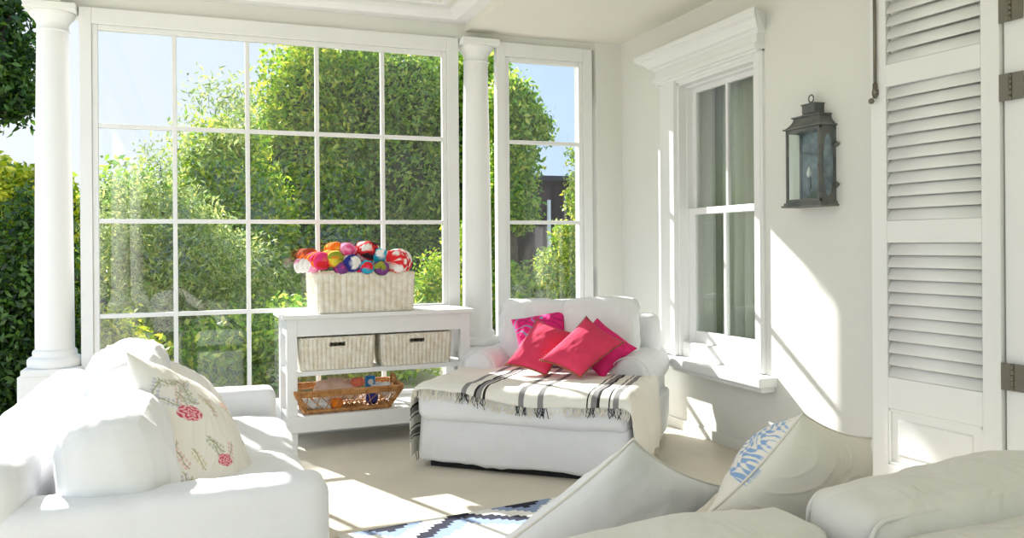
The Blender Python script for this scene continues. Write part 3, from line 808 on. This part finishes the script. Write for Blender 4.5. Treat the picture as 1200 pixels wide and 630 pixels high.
cush('back_cushion', 'taller white back cushion at the right of the chaise', .86, .70, .50, .47, 8, .17, .99, .18, -.03)

# striped throw over the seat
THM = bpy.data.materials.new('woven striped throw'); t, b = nodes(THM)
b.inputs['Roughness'].default_value = .95; b.inputs['Specular IOR Level'].default_value = .2
uv = t.nodes.new('ShaderNodeUVMap'); uv.uv_map = 'UVMap'; sp = t.nodes.new('ShaderNodeSeparateXYZ'); t.links.new(uv.outputs[0], sp.inputs[0])
rp = t.nodes.new('ShaderNodeValToRGB'); rp.color_ramp.interpolation = 'CONSTANT'
PW0, PW1 = -.42, CW+.36           # cloth across the chaise, metres
cream = (.84, .81, .74); blk = (.035, .03, .03); gry = (.26, .25, .25)
st = [(0, cream)]
def band(x):
    for a, b_, c in ((0, .006, blk), (.010, .012, blk), (.018, .050, gry), (.056, .059, blk), (.064, .069, blk)):
        st.append(((x+a-PW0)/(PW1-PW0), c)); st.append(((x+b_-PW0)/(PW1-PW0), cream))
for x in (.27, .62, 1.03): band(x)
for i, (p, c) in enumerate(st):
    if i < 2: e = rp.color_ramp.elements[i]; e.position = p
    else: e = rp.color_ramp.elements.new(p)
    e.color = (*c, 1)
t.links.new(sp.outputs[0], rp.inputs[0]); 
rp2 = t.nodes.new('ShaderNodeValToRGB'); rp2.color_ramp.interpolation = 'CONSTANT'
st = [(0, cream)]
for x in (.37, .73, 1.15): band(x)
for i, (p, c) in enumerate(st):
    if i < 2: e = rp2.color_ramp.elements[i]; e.position = p
    else: e = rp2.color_ramp.elements.new(p)
    e.color = (*c, 1)
t.links.new(sp.outputs[0], rp2.inputs[0])
mxn = t.nodes.new('ShaderNodeMix'); mxn.data_type = 'RGBA'; mxn.blend_type = 'DARKEN'; mxn.inputs['Factor'].default_value = 1
t.links.new(rp.outputs[0], mxn.inputs['A']); t.links.new(rp2.outputs[0], mxn.inputs['B'])
rp3 = t.nodes.new('ShaderNodeValToRGB'); rp3.color_ramp.interpolation = 'CONSTANT'; st = [(0, cream)]
for x in (-.33, -.2): band(x)
for i, (p, c) in enumerate(st):
    if i < 2: e = rp3.color_ramp.elements[i]; e.position = p
    else: e = rp3.color_ramp.elements.new(p)
    e.color = (*c, 1)
t.links.new(sp.outputs[0], rp3.inputs[0])
mxo = t.nodes.new('ShaderNodeMix'); mxo.data_type = 'RGBA'; mxo.blend_type = 'DARKEN'; mxo.inputs['Factor'].default_value = 1
t.links.new(mxn.outputs['Result'], mxo.inputs['A']); t.links.new(rp3.outputs[0], mxo.inputs['B']); t.links.new(mxo.outputs['Result'], b.inputs['Base Color'])
wn = t.nodes.new('ShaderNodeTexNoise'); wn.inputs['Scale'].default_value = 180; tcn = t.nodes.new('ShaderNodeTexCoord'); t.links.new(tcn.outputs['Object'], wn.inputs[0])
bpn = t.nodes.new('ShaderNodeBump'); bpn.inputs['Distance'].default_value = .0015; t.links.new(wn.outputs[0], bpn.inputs['Height']); t.links.new(bpn.outputs[0], b.inputs['Normal'])

topz = .485; R_ = .06
def fold1(d):
    """distance past an edge -> (outward, down) round a soft edge"""
    if d <= 0: return (d, 0)
    a = d/R_
    if a < PI/2: return (R_*math.sin(a), R_*(1-math.cos(a)))
    return (R_, R_+(d-R_*PI/2))
def throw_pt(p, q):
    """p across (0..CW on the seat), q along (0 = front edge)"""
    lim = .035
    if p < lim: ox, dz1 = fold1(lim-p); x = lim-ox
    elif p > CW-lim: ox, dz1 = fold1(p-(CW-lim)); x = CW-lim+ox
    else: x, dz1 = p, 0
    if q < .03: oy, dz2 = fold1(.03-q); y = .03-oy
    else: y, dz2 = q, 0
    # corners: cloth cannot drop twice
    dz = max(dz1, dz2)+.35*min(dz1, dz2)
    if dz1 > .0 and dz2 > 0: x += 0
    wob = .010*nz((p, q, 0), 4, 3)+.006*nz((p, q, 0), 9, 4)
    side = max(0, min(1, (dz1-.05)/.2))
    ft = .035*side*math.sin(q*17+1)*(.6+.4*nz((q*3, 0, 0), 2))
    if p > CW/2: x += abs(ft)+.05*side*(.5+.5*math.sin(q*6)); 
    else: x -= abs(ft)*.8
    y -= .022*max(0, min(1, dz2/.02))+.014*max(0, min(1, dz2/.06))*(.6+.4*math.sin(p*20))
    return Vector((x, y, topz+.008+abs(wob)*1.2-dz))
def q_front(p):   # front hem: wavy, further down in the middle
    return -.035-.03*max(0, math.sin(max(0, min(1, p/CW))*PI)) - .065*max(0, p/CW-.25)+ .012*math.sin(p*7)
def q_back(p): return .74-.1*max(0, -p)
tr_root = empty('striped_throw', (1.20, 4.75, .47), math.atan2(-.65, .76), 'cream throw with black woven stripes and fringe draped over the chaise seat', 'throw')
nu, nv = 190, 80
vs = []; uvs = []
for j in range(nv+1):
    for i in range(nu+1):
        p = PW0+(PW1-PW0)*i/nu
        if p < 0: p = p*(1 if True else 1)
        q = q_front(p)+(q_back(p)-q_front(p))*j/nv
        P_ = throw_pt(p, q); vs.append((P_.x, P_.y, P_.z-.47)); uvs.append(((p-PW0)/(PW1-PW0), j/nv))
mb = MB(); mb.v = vs; mb.f = [(j*(nu+1)+i, j*(nu+1)+i+1, (j+1)*(nu+1)+i+1, (j+1)*(nu+1)+i) for j in range(nv) for i in range(nu)]
o = mb.build('woven_cloth', THM, tr_root, smooth=True)
ul = o.data.uv_layers.new(name='UVMap')
li = np.empty(len(o.data.loops), np.int32); o.data.loops.foreach_get('vertex_index', li)
ul.data.foreach_set('uv', np.array(uvs, np.float32)[li].ravel())
sd = o.modifiers.new('thickness', 'SOLIDIFY'); sd.thickness = .004; sd.offset = 1
fg, fk = MB(), MB()
bands = [(x, x+.069) for x in (.27, .37, .62, .73, 1.03, 1.15)]
for i in range(230):
    p = -.03+(CW+.03+.03)*i/230+random.uniform(-.002, .002)
    q = q_front(p); a = throw_pt(p, q); 
    pts = [a+Vector((0, 0, .002))]; L = random.uniform(.035, .06)
    d = throw_pt(p+random.uniform(-.012, .012), q-L*.5); e = throw_pt(p+random.uniform(-.02, .02), q-L)
    pts += [d+Vector((0, -.004, 0)), e+Vector((0, -.003, 0))]
    isb = any(x0-.003 < p < x1+.003 for x0, x1 in bands)
    (fk if isb and random.random() < .7 else fg).tube([(v.x, v.y, v.z-.47) for v in pts], .0022, 4)
for side_p, cnt in ((PW0, 50), (PW1, 50)):
    for i in range(cnt):
        q = .0+.72*i/cnt; a = throw_pt(side_p, q); L = random.uniform(.03, .05)
        (fk if random.random() < .3 and side_p < 0 else fg).tube([(a.x, a.y, a.z-.47), (a.x+random.uniform(-.01, .01), a.y+random.uniform(-.01, .01), a.z-.47-L)], .0022, 4)
tag(fg.build('fringe', M['throwf'], tr_root), kind='stuff'); tag(fk.build('dark_fringe', M['black'], tr_root, ), 'black fringe strands below the stripes', kind='stuff')

# cushions on the chaise
def quad(*pp): return [at(*p) for p in pp]
def paint_embroid(u, v, s):
    base = lin((226, 28, 122))
    if s > 0:
        d = abs(math.sin(u*11+3*math.sin(v*9)+nz((u, v, 0), 5)*2))
        if d < .30 and u < .55: return lin((128, 150, 190))
        if d > .93: return lin((190, 20, 100))
    return base
EMB = mat('magenta embroidered silk', (1, 1, 1), .8, attr='pattern', bump=.0008, bscale=200, wrinkle=.006, wscale=14)
pillow4('scatter_cushion', 'magenta cushion with pale blue embroidery, leftmost on the chaise', 'cushion', quad((598, 374, 5.55), (665, 362, 5.6), (664, 412, 5.42), (609, 424, 5.38)), .15, EMB, n=70, paint=paint_embroid, group='pink cushions on the chaise', seed=2)
pillow4('scatter_cushion', 'dark magenta cushion behind the coral one, rightmost on the chaise', 'cushion', quad((700, 373, 5.32), (746, 408, 5.2), (706, 444, 5.02), (660, 404, 5.15)), .15, M['magenta'], piping=M['magenta'], group='pink cushions on the chaise', seed=5)
pillow4('scatter_cushion', 'coral pink cushion with beaded edge leaning left, nearer the left arm', 'cushion', quad((629, 374, 5.36), (678, 392, 5.3), (640, 440, 5.0), (592, 427, 5.1)), .15, M['coral'], trim=M['bead'], group='pink cushions on the chaise', seed=3)
pillow4('scatter_cushion', 'coral pink cushion with beaded edge at the front centre of the chaise', 'cushion', quad((687, 371, 5.18), (731, 401, 5.05), (680, 442, 4.86), (633, 422, 4.98)), .15, M['coral'], trim=M['bead'], group='pink cushions on the chaise', seed=4)

# ================================================================== LEFT SOFA
so_ = empty('white_sofa', (-.09, 3.47, 0), 0, 'white slipcovered sofa at the left with its back to the garden', 'sofa')
soft('seat_base', L1, so_, (.92, 1.80, .30), .03, (-.04, 0, .19), (.0, .01, 0), .008, 3, 11, n=28)
soft('back_frame', L1, so_, (.22, 1.93, .70), .09, (-.47, .0, .385), (0, 0, .01), .006, 2.5, 12, n=32)
soft('arm', L1, so_, (1.0, .185, .55), .045, (-.05, -.86, .325), (.0, .005, .0), .005, 3, 13, n=32)
soft('arm', L1, so_, (.98, .185, .55), .04, (-.05, .88, .320), (.0, .005, .0), .005, 3, 14, n=32)
soft('seat_cushion', L2, so_, (.66, .80, .16), .065, (.12, -.37, .40), (.02, .02, .03), .008, 4, 15, n=26)
soft('seat_cushion', L2, so_, (.68, .76, .16), .065, (.12, .40, .40), (.02, .02, .03), .008, 4, 16, n=26)
def boxcush(name, label, org, size, rx, ry, rz, m, seed, puff, r, group, seams='x', amp=.008):
    root = empty(name, (org[0], org[1], org[2]-size[2]/2), 0, label, 'cushion', group)
    T = Matrix.Rotation(rz, 4, 'Z') @ Matrix.Rotation(ry, 4, 'Y') @ Matrix.Rotation(rx, 4, 'X')
    mb = MB(); mb.add(*softbox(*size, r, 30, puff, amp, 5, seed, T, (0, 0, size[2]/2)))
    cv = mb.build('cushion_cover', m, root, smooth=True)
    if seams:
        for k in (-1, 1):
            c_ = .22*r
            if seams == 'x':
                pts = [Vector((k*(size[0]*.5-c_), p[0], p[1])) for p in ring(size[1]-2*c_+.006, size[2]-2*c_+.006, r*.8, 0)]
            else:
                pts = [Vector((p[0], k*(size[1]*.5-c_), p[1])) for p in ring(size[0]-2*c_+.006, size[2]-2*c_+.006, r*.8, 0)]
            pts = [T @ p+Vector((0, 0, size[2]/2)) for p in pts]
            MB().tube(pts, .0055, 6, closed=True).build('piping', m, cv, smooth=True)
    return root
boxcush('back_cushion', 'plump white box cushion at the near end of the left sofa', (-.245, 2.90, .59), (.24, .56, .42), 0, -.14, 0, L2, 21, (.045, .02, .03), .10, 'back cushions of the left sofa', amp=.014)
boxcush('back_cushion', 'white box cushion at the far end of the left sofa', (-.25, 3.66, .66), (.22, .60, .44), 0, -.14, 0, L2, 22, (.045, .02, .03), .10, 'back cushions of the left sofa', amp=.014)

# floral prints
FL = [(.30, .47, .105, 'rose'), (.55, .80, .07, 'rose'), (.80, .30, .06, 'pale')]
random.seed(5)
spr = [(random.random(), random.random(), random.uniform(0, 2*PI), random.choice(['g', 'g', 'y', 'b', 'r'])) for _ in range(34)]
def paint_floral(u, v, s):
    base = (.84, .81, .75)
    if s < 0: return base
    def soft_(c): return tuple(.5*a_+.5*b_ for a_, b_ in zip(c, base))
    for cx, cy, R0, k in FL:
        dx, dy = u-cx, (v-cy)*1.6; r = math.hypot(dx, dy)
        if r < R0:
            a = math.atan2(dy, dx)
            if math.sin(r/R0*14+2*math.sin(a*5)) > -.1: return lin((205, 70, 100)) if k == 'rose' else lin((220, 180, 150))
            return lin((236, 190, 190))
    for x, y, a, k in spr:
        dx, dy = u-x, v-y; c, s_ = math.cos(a), math.sin(a); p, q = dx*c+dy*s_, -dx*s_+dy*c
        if -.09 < p < .09:
            if abs(q-.012*math.sin(p*30)) < .004: return lin((160, 160, 120))
            for i in range(-2, 3):
                lx, ly = p-i*.032, abs(q)-.018
                if (lx/.012)**2+(ly/.014)**2 < 1: return soft_({'g': lin((150, 158, 118)), 'y': lin((206, 186, 130)), 'b': lin((150, 160, 190)), 'r': lin((214, 150, 150))}[k])
    return base
FLM = mat('floral printed linen', (1, 1, 1), .95, attr='pattern', bump=.0005, bscale=260, wrinkle=.006, wscale=7)
def paint_lace(u, v, s):
    base = (.84, .82, .78)
    if s < 0: return base
    if min(u, 1-u, v, 1-v) < .10:
        return lin((176, 182, 192)) if math.sin(u*70)*math.sin(v*70) > .2 else base
    return base
pillow4('floral_cushion', 'white cushion with pale grey floral border, behind the rose printed one', 'cushion', quad((163, 402, 3.45), (238, 440, 3.85), (300, 540, 3.7), (205, 560, 3.2)), .17, FLM, n=90, paint=paint_lace, seed=7, group='printed cushions on the left sofa')
pillow4('floral_cushion', 'large white cushion printed with a red rose and leaf sprigs on the left sofa', 'cushion', quad((147, 411, 2.85), (250, 462, 3.2), (306, 570, 3.05), (186, 592, 2.62)), .19, FLM, n=150, paint=paint_floral, seed=6, group='printed cushions on the left sofa', pinch=.03)

# ================================================================== FOREGROUND SOFA
fs = empty('cream_sofa', (1.32, 1.55, 0), math.radians(3), 'cream slipcovered sofa in the foreground seen from behind', 'sofa')
CRM = M['cream']
soft('back_frame', CRM, fs, (1.75, .20, .66), .05, (.0, -.31, .365), (0, 0, 0), .006, 3, 31, n=32)
soft('seat_base', CRM, fs, (1.72, .95, .28), .04, (.0, .22, .18), (0, 0, 0), .005, 3, 32, n=14)
for i, x in enumerate((-.42, .42)): soft('seat_cushion', CRM, fs, (.82, .80, .14), .05, (x, .26, .37), (0, 0, .015), .006, 4, 33+i, n=14)
for x in (-.82, .82): soft('arm', CRM, fs, (.16, .98, .42), .05, (x, .2, .25), (0, 0, 0), .004, 3, 36, n=14)
boxcush('back_cushion', 'cream back cushion at the left of the foreground sofa', (.885, 1.46, .495), (.74, .20, .42), .08, 0, .04, CRM, 41, (.0, .03, .025), .075, 'back cushions of the foreground sofa', seams='y', amp=.010)
boxcush('back_cushion', 'cream piped back cushion at the right of the foreground sofa', (1.66, 1.44, .545), (.80, .20, .42), .08, -.02, .05, CRM, 42, (.0, .03, .02), .06, 'back cushions of the foreground sofa', seams='y', amp=.012)
pillow4('scatter_cushion', 'pale cream cushion leaning at the left end of the foreground sofa', 'cushion', quad((742, 514, 2.05), (848, 570, 2.35), (690, 700, 2.2), (545, 668, 1.92)), .17, L2, piping=M['piping'], seed=8, amp=.009, group='scatter cushions on the foreground sofa', n=40)
def paint_blue(u, v, s):
    base = (.82, .79, .72)
    if s < 0 and .12 < v < .66 and .03 < u < .40:
        d = math.sin(u*90+3*math.sin(v*33))*math.sin(v*70+2*math.sin(u*47))
        return lin((140, 172, 214)) if d > .0 else base
    return base
pillow4('scatter_cushion', 'cream cushion with pale blue embroidery beside the open shutter', 'cushion', quad((940, 484, 2.08), (1021, 513, 2.6), (950, 640, 2.5), (824, 606, 2.0)), .27, FLM, piping=M['piping'], paint=paint_blue, seed=9, n=150, group='scatter cushions on the foreground sofa')

# ================================================================== RUG
RGR = math.radians(7.5)
rg = MB(); cs = .0125; NX, NY = 105, 130
# local x along the far edge, y towards the camera
cols = []
navy, sky_, wht = lin((34, 36, 56)), lin((140, 158, 190)), (.84, .83, .80)
for j in range(NY):
    for i in range(NX):
        x0 = i*cs; y0 = -j*cs; rg.box
        k = len(rg.v); rg.v += [(x0, y0, .008), (x0+cs, y0, .008), (x0+cs, y0-cs, .008), (x0, y0-cs, .008)]; rg.f.append((k, k+3, k+2, k+1))
        P_ = 56; u = (i+10) % P_; v = ((j+24)//2*2) % 48
        a = abs(u-P_/2); b_ = abs(v-24)
        z_ = a//2*2+b_*1.35
        c = wht
        if z_ < 7: c = navy
        elif z_ < 14: c = sky_
        elif z_ < 24: c = wht
        elif z_ < 32: c = navy
        elif z_ < 41: c = sky_
        cols.append(c)
rgo = empty('kilim_rug', tuple(at(396, 629, 1)) , 0)
_v = at(396, 629, 1)-Vector((0, 0, CH)); _p = Vector((0, 0, CH))+_v*(-CH/_v.z)
rgo.location = (_p.x, _p.y, 0); rgo.rotation_euler = (0, 0, RGR)
tag(rgo, 'white kilim rug with navy and blue stepped diamonds on the floor', 'rug')
RM = mat('woven kilim wool', (1, 1, 1), .95, attr='pattern', bump=.0015, bscale=150)
# jagged ends: drop random cells at the far and left edges
o = rg.build('woven_field', RM, rgo, recalc=False)
ca = o.data.color_attributes.new('pattern', 'FLOAT_COLOR', 'CORNER')
arr = np.ones((len(cols), 4, 4), np.float32); arr[:, :, :3] = np.array(cols, np.float32)[:, None, :]
ca.data.foreach_set('color', arr.ravel())
sd = o.modifiers.new('thickness', 'SOLIDIFY'); sd.thickness = .006; sd.offset = -1
fr_ = MB()
for i in range(120):
    y = -i*.0135; fr_.tube([(0, y, .006), (-.05, y+random.uniform(-.006, .006), .004)], .0022, 4)
tag(fr_.build('fringe', M['throwf'], rgo), kind='stuff')

# small ceiling light fitting over the coffer
cl = empty('ceiling_light', (1.10, 5.35, 3.02), 0, 'small brass ceiling fitting just showing at the top edge of the photo', 'light')
MB().lathe([(.002, -.028), (.03, -.026), (.055, -.018), (.062, -.006), (.062, .0)], 32).build('canopy', M['brass'], cl, smooth=True)

# ================================================================== THE GARDEN
def leaves(name, m, parent, blobs, n, size, clump=.16, per=26, asp=.42, droop=0, shell=.75):
    """thousands of small folded leaves gathered in clumps over lobed crowns"""
    vol = np.array([b[3]*b[4]*b[5] for b in blobs])**.6; vol /= vol.sum()
    nc = max(1, n//per); pick = rng.choice(len(blobs), nc, p=vol); B_ = np.array(blobs)[pick]
    d = rng.normal(size=(nc, 3)); d /= np.linalg.norm(d, axis=1)[:, None]
    rad = shell+(1.05-shell)*rng.random(nc)**.7
    lob = 1+.13*np.sin(d[:, 0]*5+B_[:, 0])*np.sin(d[:, 2]*6+B_[:, 1])+.08*np.sin(d[:, 1]*11)
    cc = B_[:, :3]+d*B_[:, 3:6]*(rad*lob)[:, None]
    cc = np.repeat(cc, per, 0); d = np.repeat(d, per, 0); N = len(cc)
    p = cc+np.clip(rng.normal(size=(N, 3)), -1.7, 1.7)*clump*np.array([1, 1, .8])
    p[:, 2] -= droop*rng.random(N)
    ax = rng.normal(size=(N, 3))+d*.5; ax[:, 2] -= .35; ax /= np.linalg.norm(ax, axis=1)[:, None]
    s = np.cross(ax, rng.normal(size=(N, 3))); s /= np.linalg.norm(s, axis=1)[:, None]
    L = size*(.6+.8*rng.random(N))[:, None]; up = np.cross(ax, s)*L*.10
    V = np.empty((N, 4, 3)); V[:, 0] = p-ax*L*.5; V[:, 1] = p+s*L*asp*.5+up; V[:, 2] = p+ax*L*.5; V[:, 3] = p-s*L*asp*.5+up
    keep = V[:, :, 2].min(1) > -.05; V = V[keep]; N = len(V)
    me = bpy.data.meshes.new(name); me.vertices.add(4*N); me.vertices.foreach_set('co', V.astype(np.float32).ravel())
    me.loops.add(4*N); me.loops.foreach_set('vertex_index', np.arange(4*N, dtype=np.int32))
    me.polygons.add(N); me.polygons.foreach_set('loop_start', np.arange(0, 4*N, 4, dtype=np.int32)); me.polygons.foreach_set('loop_total', np.full(N, 4, np.int32))
    me.update(); me.materials.append(m)
    o = bpy.data.objects.new(name, me); C.objects.link(o); o.parent = parent
    return o
def tree(name, label, cat, base, blobs, n, size, m, trunk=(.12, 1.5), clump=.16, per=26, asp=.42, droop=0, group=None, shell=.75, core=None):
    """blobs in local metres: x, y, z, rx, ry, rz"""
    root = empty(name, base, 0, label, cat, group)
    leaves('foliage', m, root, blobs, n, size, clump, per, asp, droop, shell)
    if trunk:
        tm_ = MB(); r, h = trunk
        tm_.tube([(0, 0, -.05), (.03, .02, h*.5), (-.02, 0, h)], r, 10, rr=[r*1.3, r, r*.8])
        for b in blobs:
            c = Vector(b[:3]); s0 = Vector((-.02, 0, h*.85))
            mid = s0.lerp(c, .5)+Vector((random.uniform(-.1, .1), random.uniform(-.1, .1), .1))
            if b[3] < .1: continue
            tm_.tube([s0, mid, c+Vector((0, 0, b[5]*.4))], r*.5, 7, rr=[r*.6, r*.35, r*.1])
        tm_.build('trunk', M['bark'], root, smooth=True)
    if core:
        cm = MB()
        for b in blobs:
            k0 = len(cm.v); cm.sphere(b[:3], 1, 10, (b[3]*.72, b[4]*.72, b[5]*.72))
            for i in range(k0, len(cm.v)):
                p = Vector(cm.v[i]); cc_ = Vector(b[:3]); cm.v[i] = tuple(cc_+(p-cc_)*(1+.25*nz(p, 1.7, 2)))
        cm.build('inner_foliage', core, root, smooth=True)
    return root
def G(px, py, y):
    v = at(px, py, 1)-Vector((0, 0, CH)); t = y/v.y; return Vector((0, 0, CH))+v*t
green = leafmat('bright leaves', [lin((80, 126, 26)), lin((132, 176, 36)), lin((186, 210, 52)), lin((240, 228, 86))])
deep = leafmat('deep green leaves', [lin((78, 124, 32)), lin((122, 170, 46)), lin((170, 204, 64)), lin((222, 222, 100))], .58)
yell = leafmat('yellow green leaves', [lin((90, 130, 30)), lin((160, 186, 30)), lin((214, 218, 40)), lin((236, 228, 80))], .5)
olive = leafmat('silvery olive leaves', [lin((116, 146, 74)), lin((158, 184, 104)), lin((196, 210, 138)), lin((226, 222, 122))], .45)
darkl = leafmat('dark leaves', [lin((26, 50, 22)), lin((54, 92, 30)), lin((100, 138, 44))], .35)
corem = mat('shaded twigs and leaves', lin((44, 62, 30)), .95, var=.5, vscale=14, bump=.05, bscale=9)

def from_px(y, lst):
    """crown lobes given as (px, py, rpx, rpy) seen at distance y"""
    base = G(lst[0][0], 500, y); base.z = -.1; out_ = []
    for px, py, rx, ry in lst:
        c = G(px, py, y); k = y/(FPX*.93)*1.03
        out_.append((c.x-base.x, c.y-base.y, c.z-base.z, rx*k, min(rx, 70)*k, ry*k))
    return base, out_
def ptree(name, label, cat, y, lst, n, size, m, **k):
    base, bl = from_px(y, lst); return tree(name, label, cat, base, bl, n, size, m, **k)
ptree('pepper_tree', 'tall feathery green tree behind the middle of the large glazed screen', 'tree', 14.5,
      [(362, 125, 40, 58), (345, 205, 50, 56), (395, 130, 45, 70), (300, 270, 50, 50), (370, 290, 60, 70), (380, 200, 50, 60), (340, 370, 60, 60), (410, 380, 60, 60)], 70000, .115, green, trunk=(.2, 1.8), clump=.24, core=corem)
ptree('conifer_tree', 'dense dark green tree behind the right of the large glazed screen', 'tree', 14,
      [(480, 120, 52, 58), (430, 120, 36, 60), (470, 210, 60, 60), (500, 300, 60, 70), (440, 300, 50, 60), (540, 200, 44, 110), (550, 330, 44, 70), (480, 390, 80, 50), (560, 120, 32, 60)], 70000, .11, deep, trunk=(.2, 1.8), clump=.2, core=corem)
ptree('yellow_green_shrub', 'sunlit yellow-green tree left of the tall feathery one', 'tree', 12.6,
      [(268, 222, 34, 34), (240, 262, 40, 38), (290, 260, 34, 44), (250, 315, 50, 46), (226, 196, 7, 18), (244, 176, 6, 24), (262, 160, 5, 20), (280, 165, 10, 20)], 30000, .095, green, trunk=(.1, 1.2), clump=.17, core=None)
ptree('olive_tree', 'silvery olive tree seen through the left panes of the glazed screen', 'tree', 10.2,
      [(188, 205, 9, 26), (232, 122, 3, 22), (248, 104, 3, 16), (222, 158, 4, 16), (276, 128, 5, 28), (262, 140, 3, 24), (200, 260, 40, 30), (225, 300, 40, 40), (160, 265, 40, 40), (270, 330, 45, 45), (180, 330, 50, 42), (235, 370, 60, 40)], 22000, .085, olive, trunk=(.07, 1.0), clump=.13, asp=.26, core=None)
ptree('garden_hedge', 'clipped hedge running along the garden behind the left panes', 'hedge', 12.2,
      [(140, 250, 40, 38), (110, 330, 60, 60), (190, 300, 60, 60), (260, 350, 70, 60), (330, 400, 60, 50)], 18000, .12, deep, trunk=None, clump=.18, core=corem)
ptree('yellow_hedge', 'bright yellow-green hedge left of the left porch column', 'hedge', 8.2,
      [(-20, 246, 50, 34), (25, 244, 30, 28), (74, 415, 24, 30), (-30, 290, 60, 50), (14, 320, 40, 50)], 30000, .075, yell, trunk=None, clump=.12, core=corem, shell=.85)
ptree('dark_shrub', 'dark green shrub low beside the left column pedestal', 'shrub', 7.4,
      [(5, 370, 34, 50), (50, 340, 30, 90), (-30, 420, 50, 60), (5, 470, 40, 40)], 16000, .065, darkl, trunk=None, clump=.10)
ptree('overhanging_tree', 'dark overhanging tree in the top left corner of the photo', 'tree', 11.0,
      [(-30, 40, 50, 50), (6, 86, 22, 34), (16, 122, 20, 14), (-40, 110, 40, 30), (16, 20, 16, 20), (-80, 30, 50, 50)], 9000, .10, darkl, trunk=(.22, 3.2), clump=.10, per=30)
ptree('round_tree', 'leafy green tree at the left edge of the narrow window', 'tree', 10.1,
      [(598, 132, 24, 32), (620, 150, 15, 14), (600, 192, 18, 26), (594, 240, 22, 30)], 12000, .085, deep, trunk=(.12, 2), clump=.11)
ptree('climbing_vine', 'sunlit yellow-green climbing plant in the narrow window', 'vine', 8.6,
      [(675, 200, 3, 22), (674, 240, 5, 20), (662, 280, 9, 16), (648, 316, 13, 22), (684, 285, 8, 40)], 6000, .05, green, trunk=None, clump=.06)
ptree('garden_shrub', 'low green shrub below the narrow window, in front of the fence', 'shrub', 9.5,
      [(606, 345, 30, 26), (650, 365, 50, 30), (700, 330, 30, 60)], 9000, .09, deep, trunk=None, clump=.12)
ptree('garden_shrub', 'sunlit yellow-green shrub low at the left end of the large glazed screen', 'shrub', 8.0,
      [(120, 400, 26, 24), (150, 430, 30, 26), (95, 400, 14, 24)], 6000, .07, yell, trunk=None, clump=.09)
ptree('garden_shrub', 'yellow-green shrub showing in the right bottom panes beside the middle column', 'shrub', 9.0,
      [(512, 322, 12, 16), (500, 346, 14, 10), (538, 290, 5, 26), (540, 350, 5, 20)], 2600, .06, green, trunk=None, clump=.10)
ptree('garden_shrub', 'dark green shrub low behind the console table', 'shrub', 8.4,
      [(350, 400, 60, 36), (440, 400, 60, 36), (280, 410, 40, 30)], 9000, .085, deep, trunk=None, clump=.12)
tree('overhanging_tree', 'unseen leaf cluster added above the porch to block stray sun', 'tree', (1.15, 8.0, -.1), [(0, 0, 4.12, .13, .12, .16), (-.12, .05, 4.3, .12, .12, .12), (.12, 0, 4.35, .14, .12, .12)], 1500, .07, deep, trunk=None, clump=.03)  # added leaves stop the sun passing beside the middle column
# timber fence at the end of the garden
fe = empty('timber_fence', (2.5, 17.6, 0), 0, 'dark stained timber fence at the end of the garden', 'fence')
bd_ = MB(); x = -11
while x < 11:
    bd_.box(x, x+.14, 0, .02, 0, 2.2+.01*math.sin(x*9)); x += .15
bd_.build('board_panel', M['fencew'], fe)
MB().box(-11, 11, .02, .07, .5, .6).box(-11, 11, .02, .07, 1.6, 1.7).build('rail', M['fencew'], fe)
hb = empty('garden_hedge', (0, -10, 0), 0, 'unseen hedge added behind the camera to darken the reflections in the glazing', 'hedge')  # added hedge hides the bright sky that the glazing would reflect
leaves('foliage', deep, hb, [(x_, 0, 1.6, 1.2, .6, 2.3) for x_ in (-6, -4.2, -2.4, -.6, 1.2, 3, 4.8)], 14000, .2, .3)
# small dark outbuilding seen in the narrow window
ob = empty('outbuilding', (5.55, 12.0, 0), 0, 'dark purple-brown outbuilding with a white pipe, seen in the narrow window', 'building')
MB().box(-.71, 1.6, 0, 1.1, -.1, 2.3).build('wall', M['fencew'], ob)
MB().box(-.79, 1.68, -.08, 1.18, 2.3, 2.38).build('roof', mat('slate', lin((60, 56, 66)), .7), ob)
MB().tube([(-.42, -.05, 0), (-.42, -.05, 2.0)], .03, 12).build('drainpipe', M['paint'], ob, smooth=True)
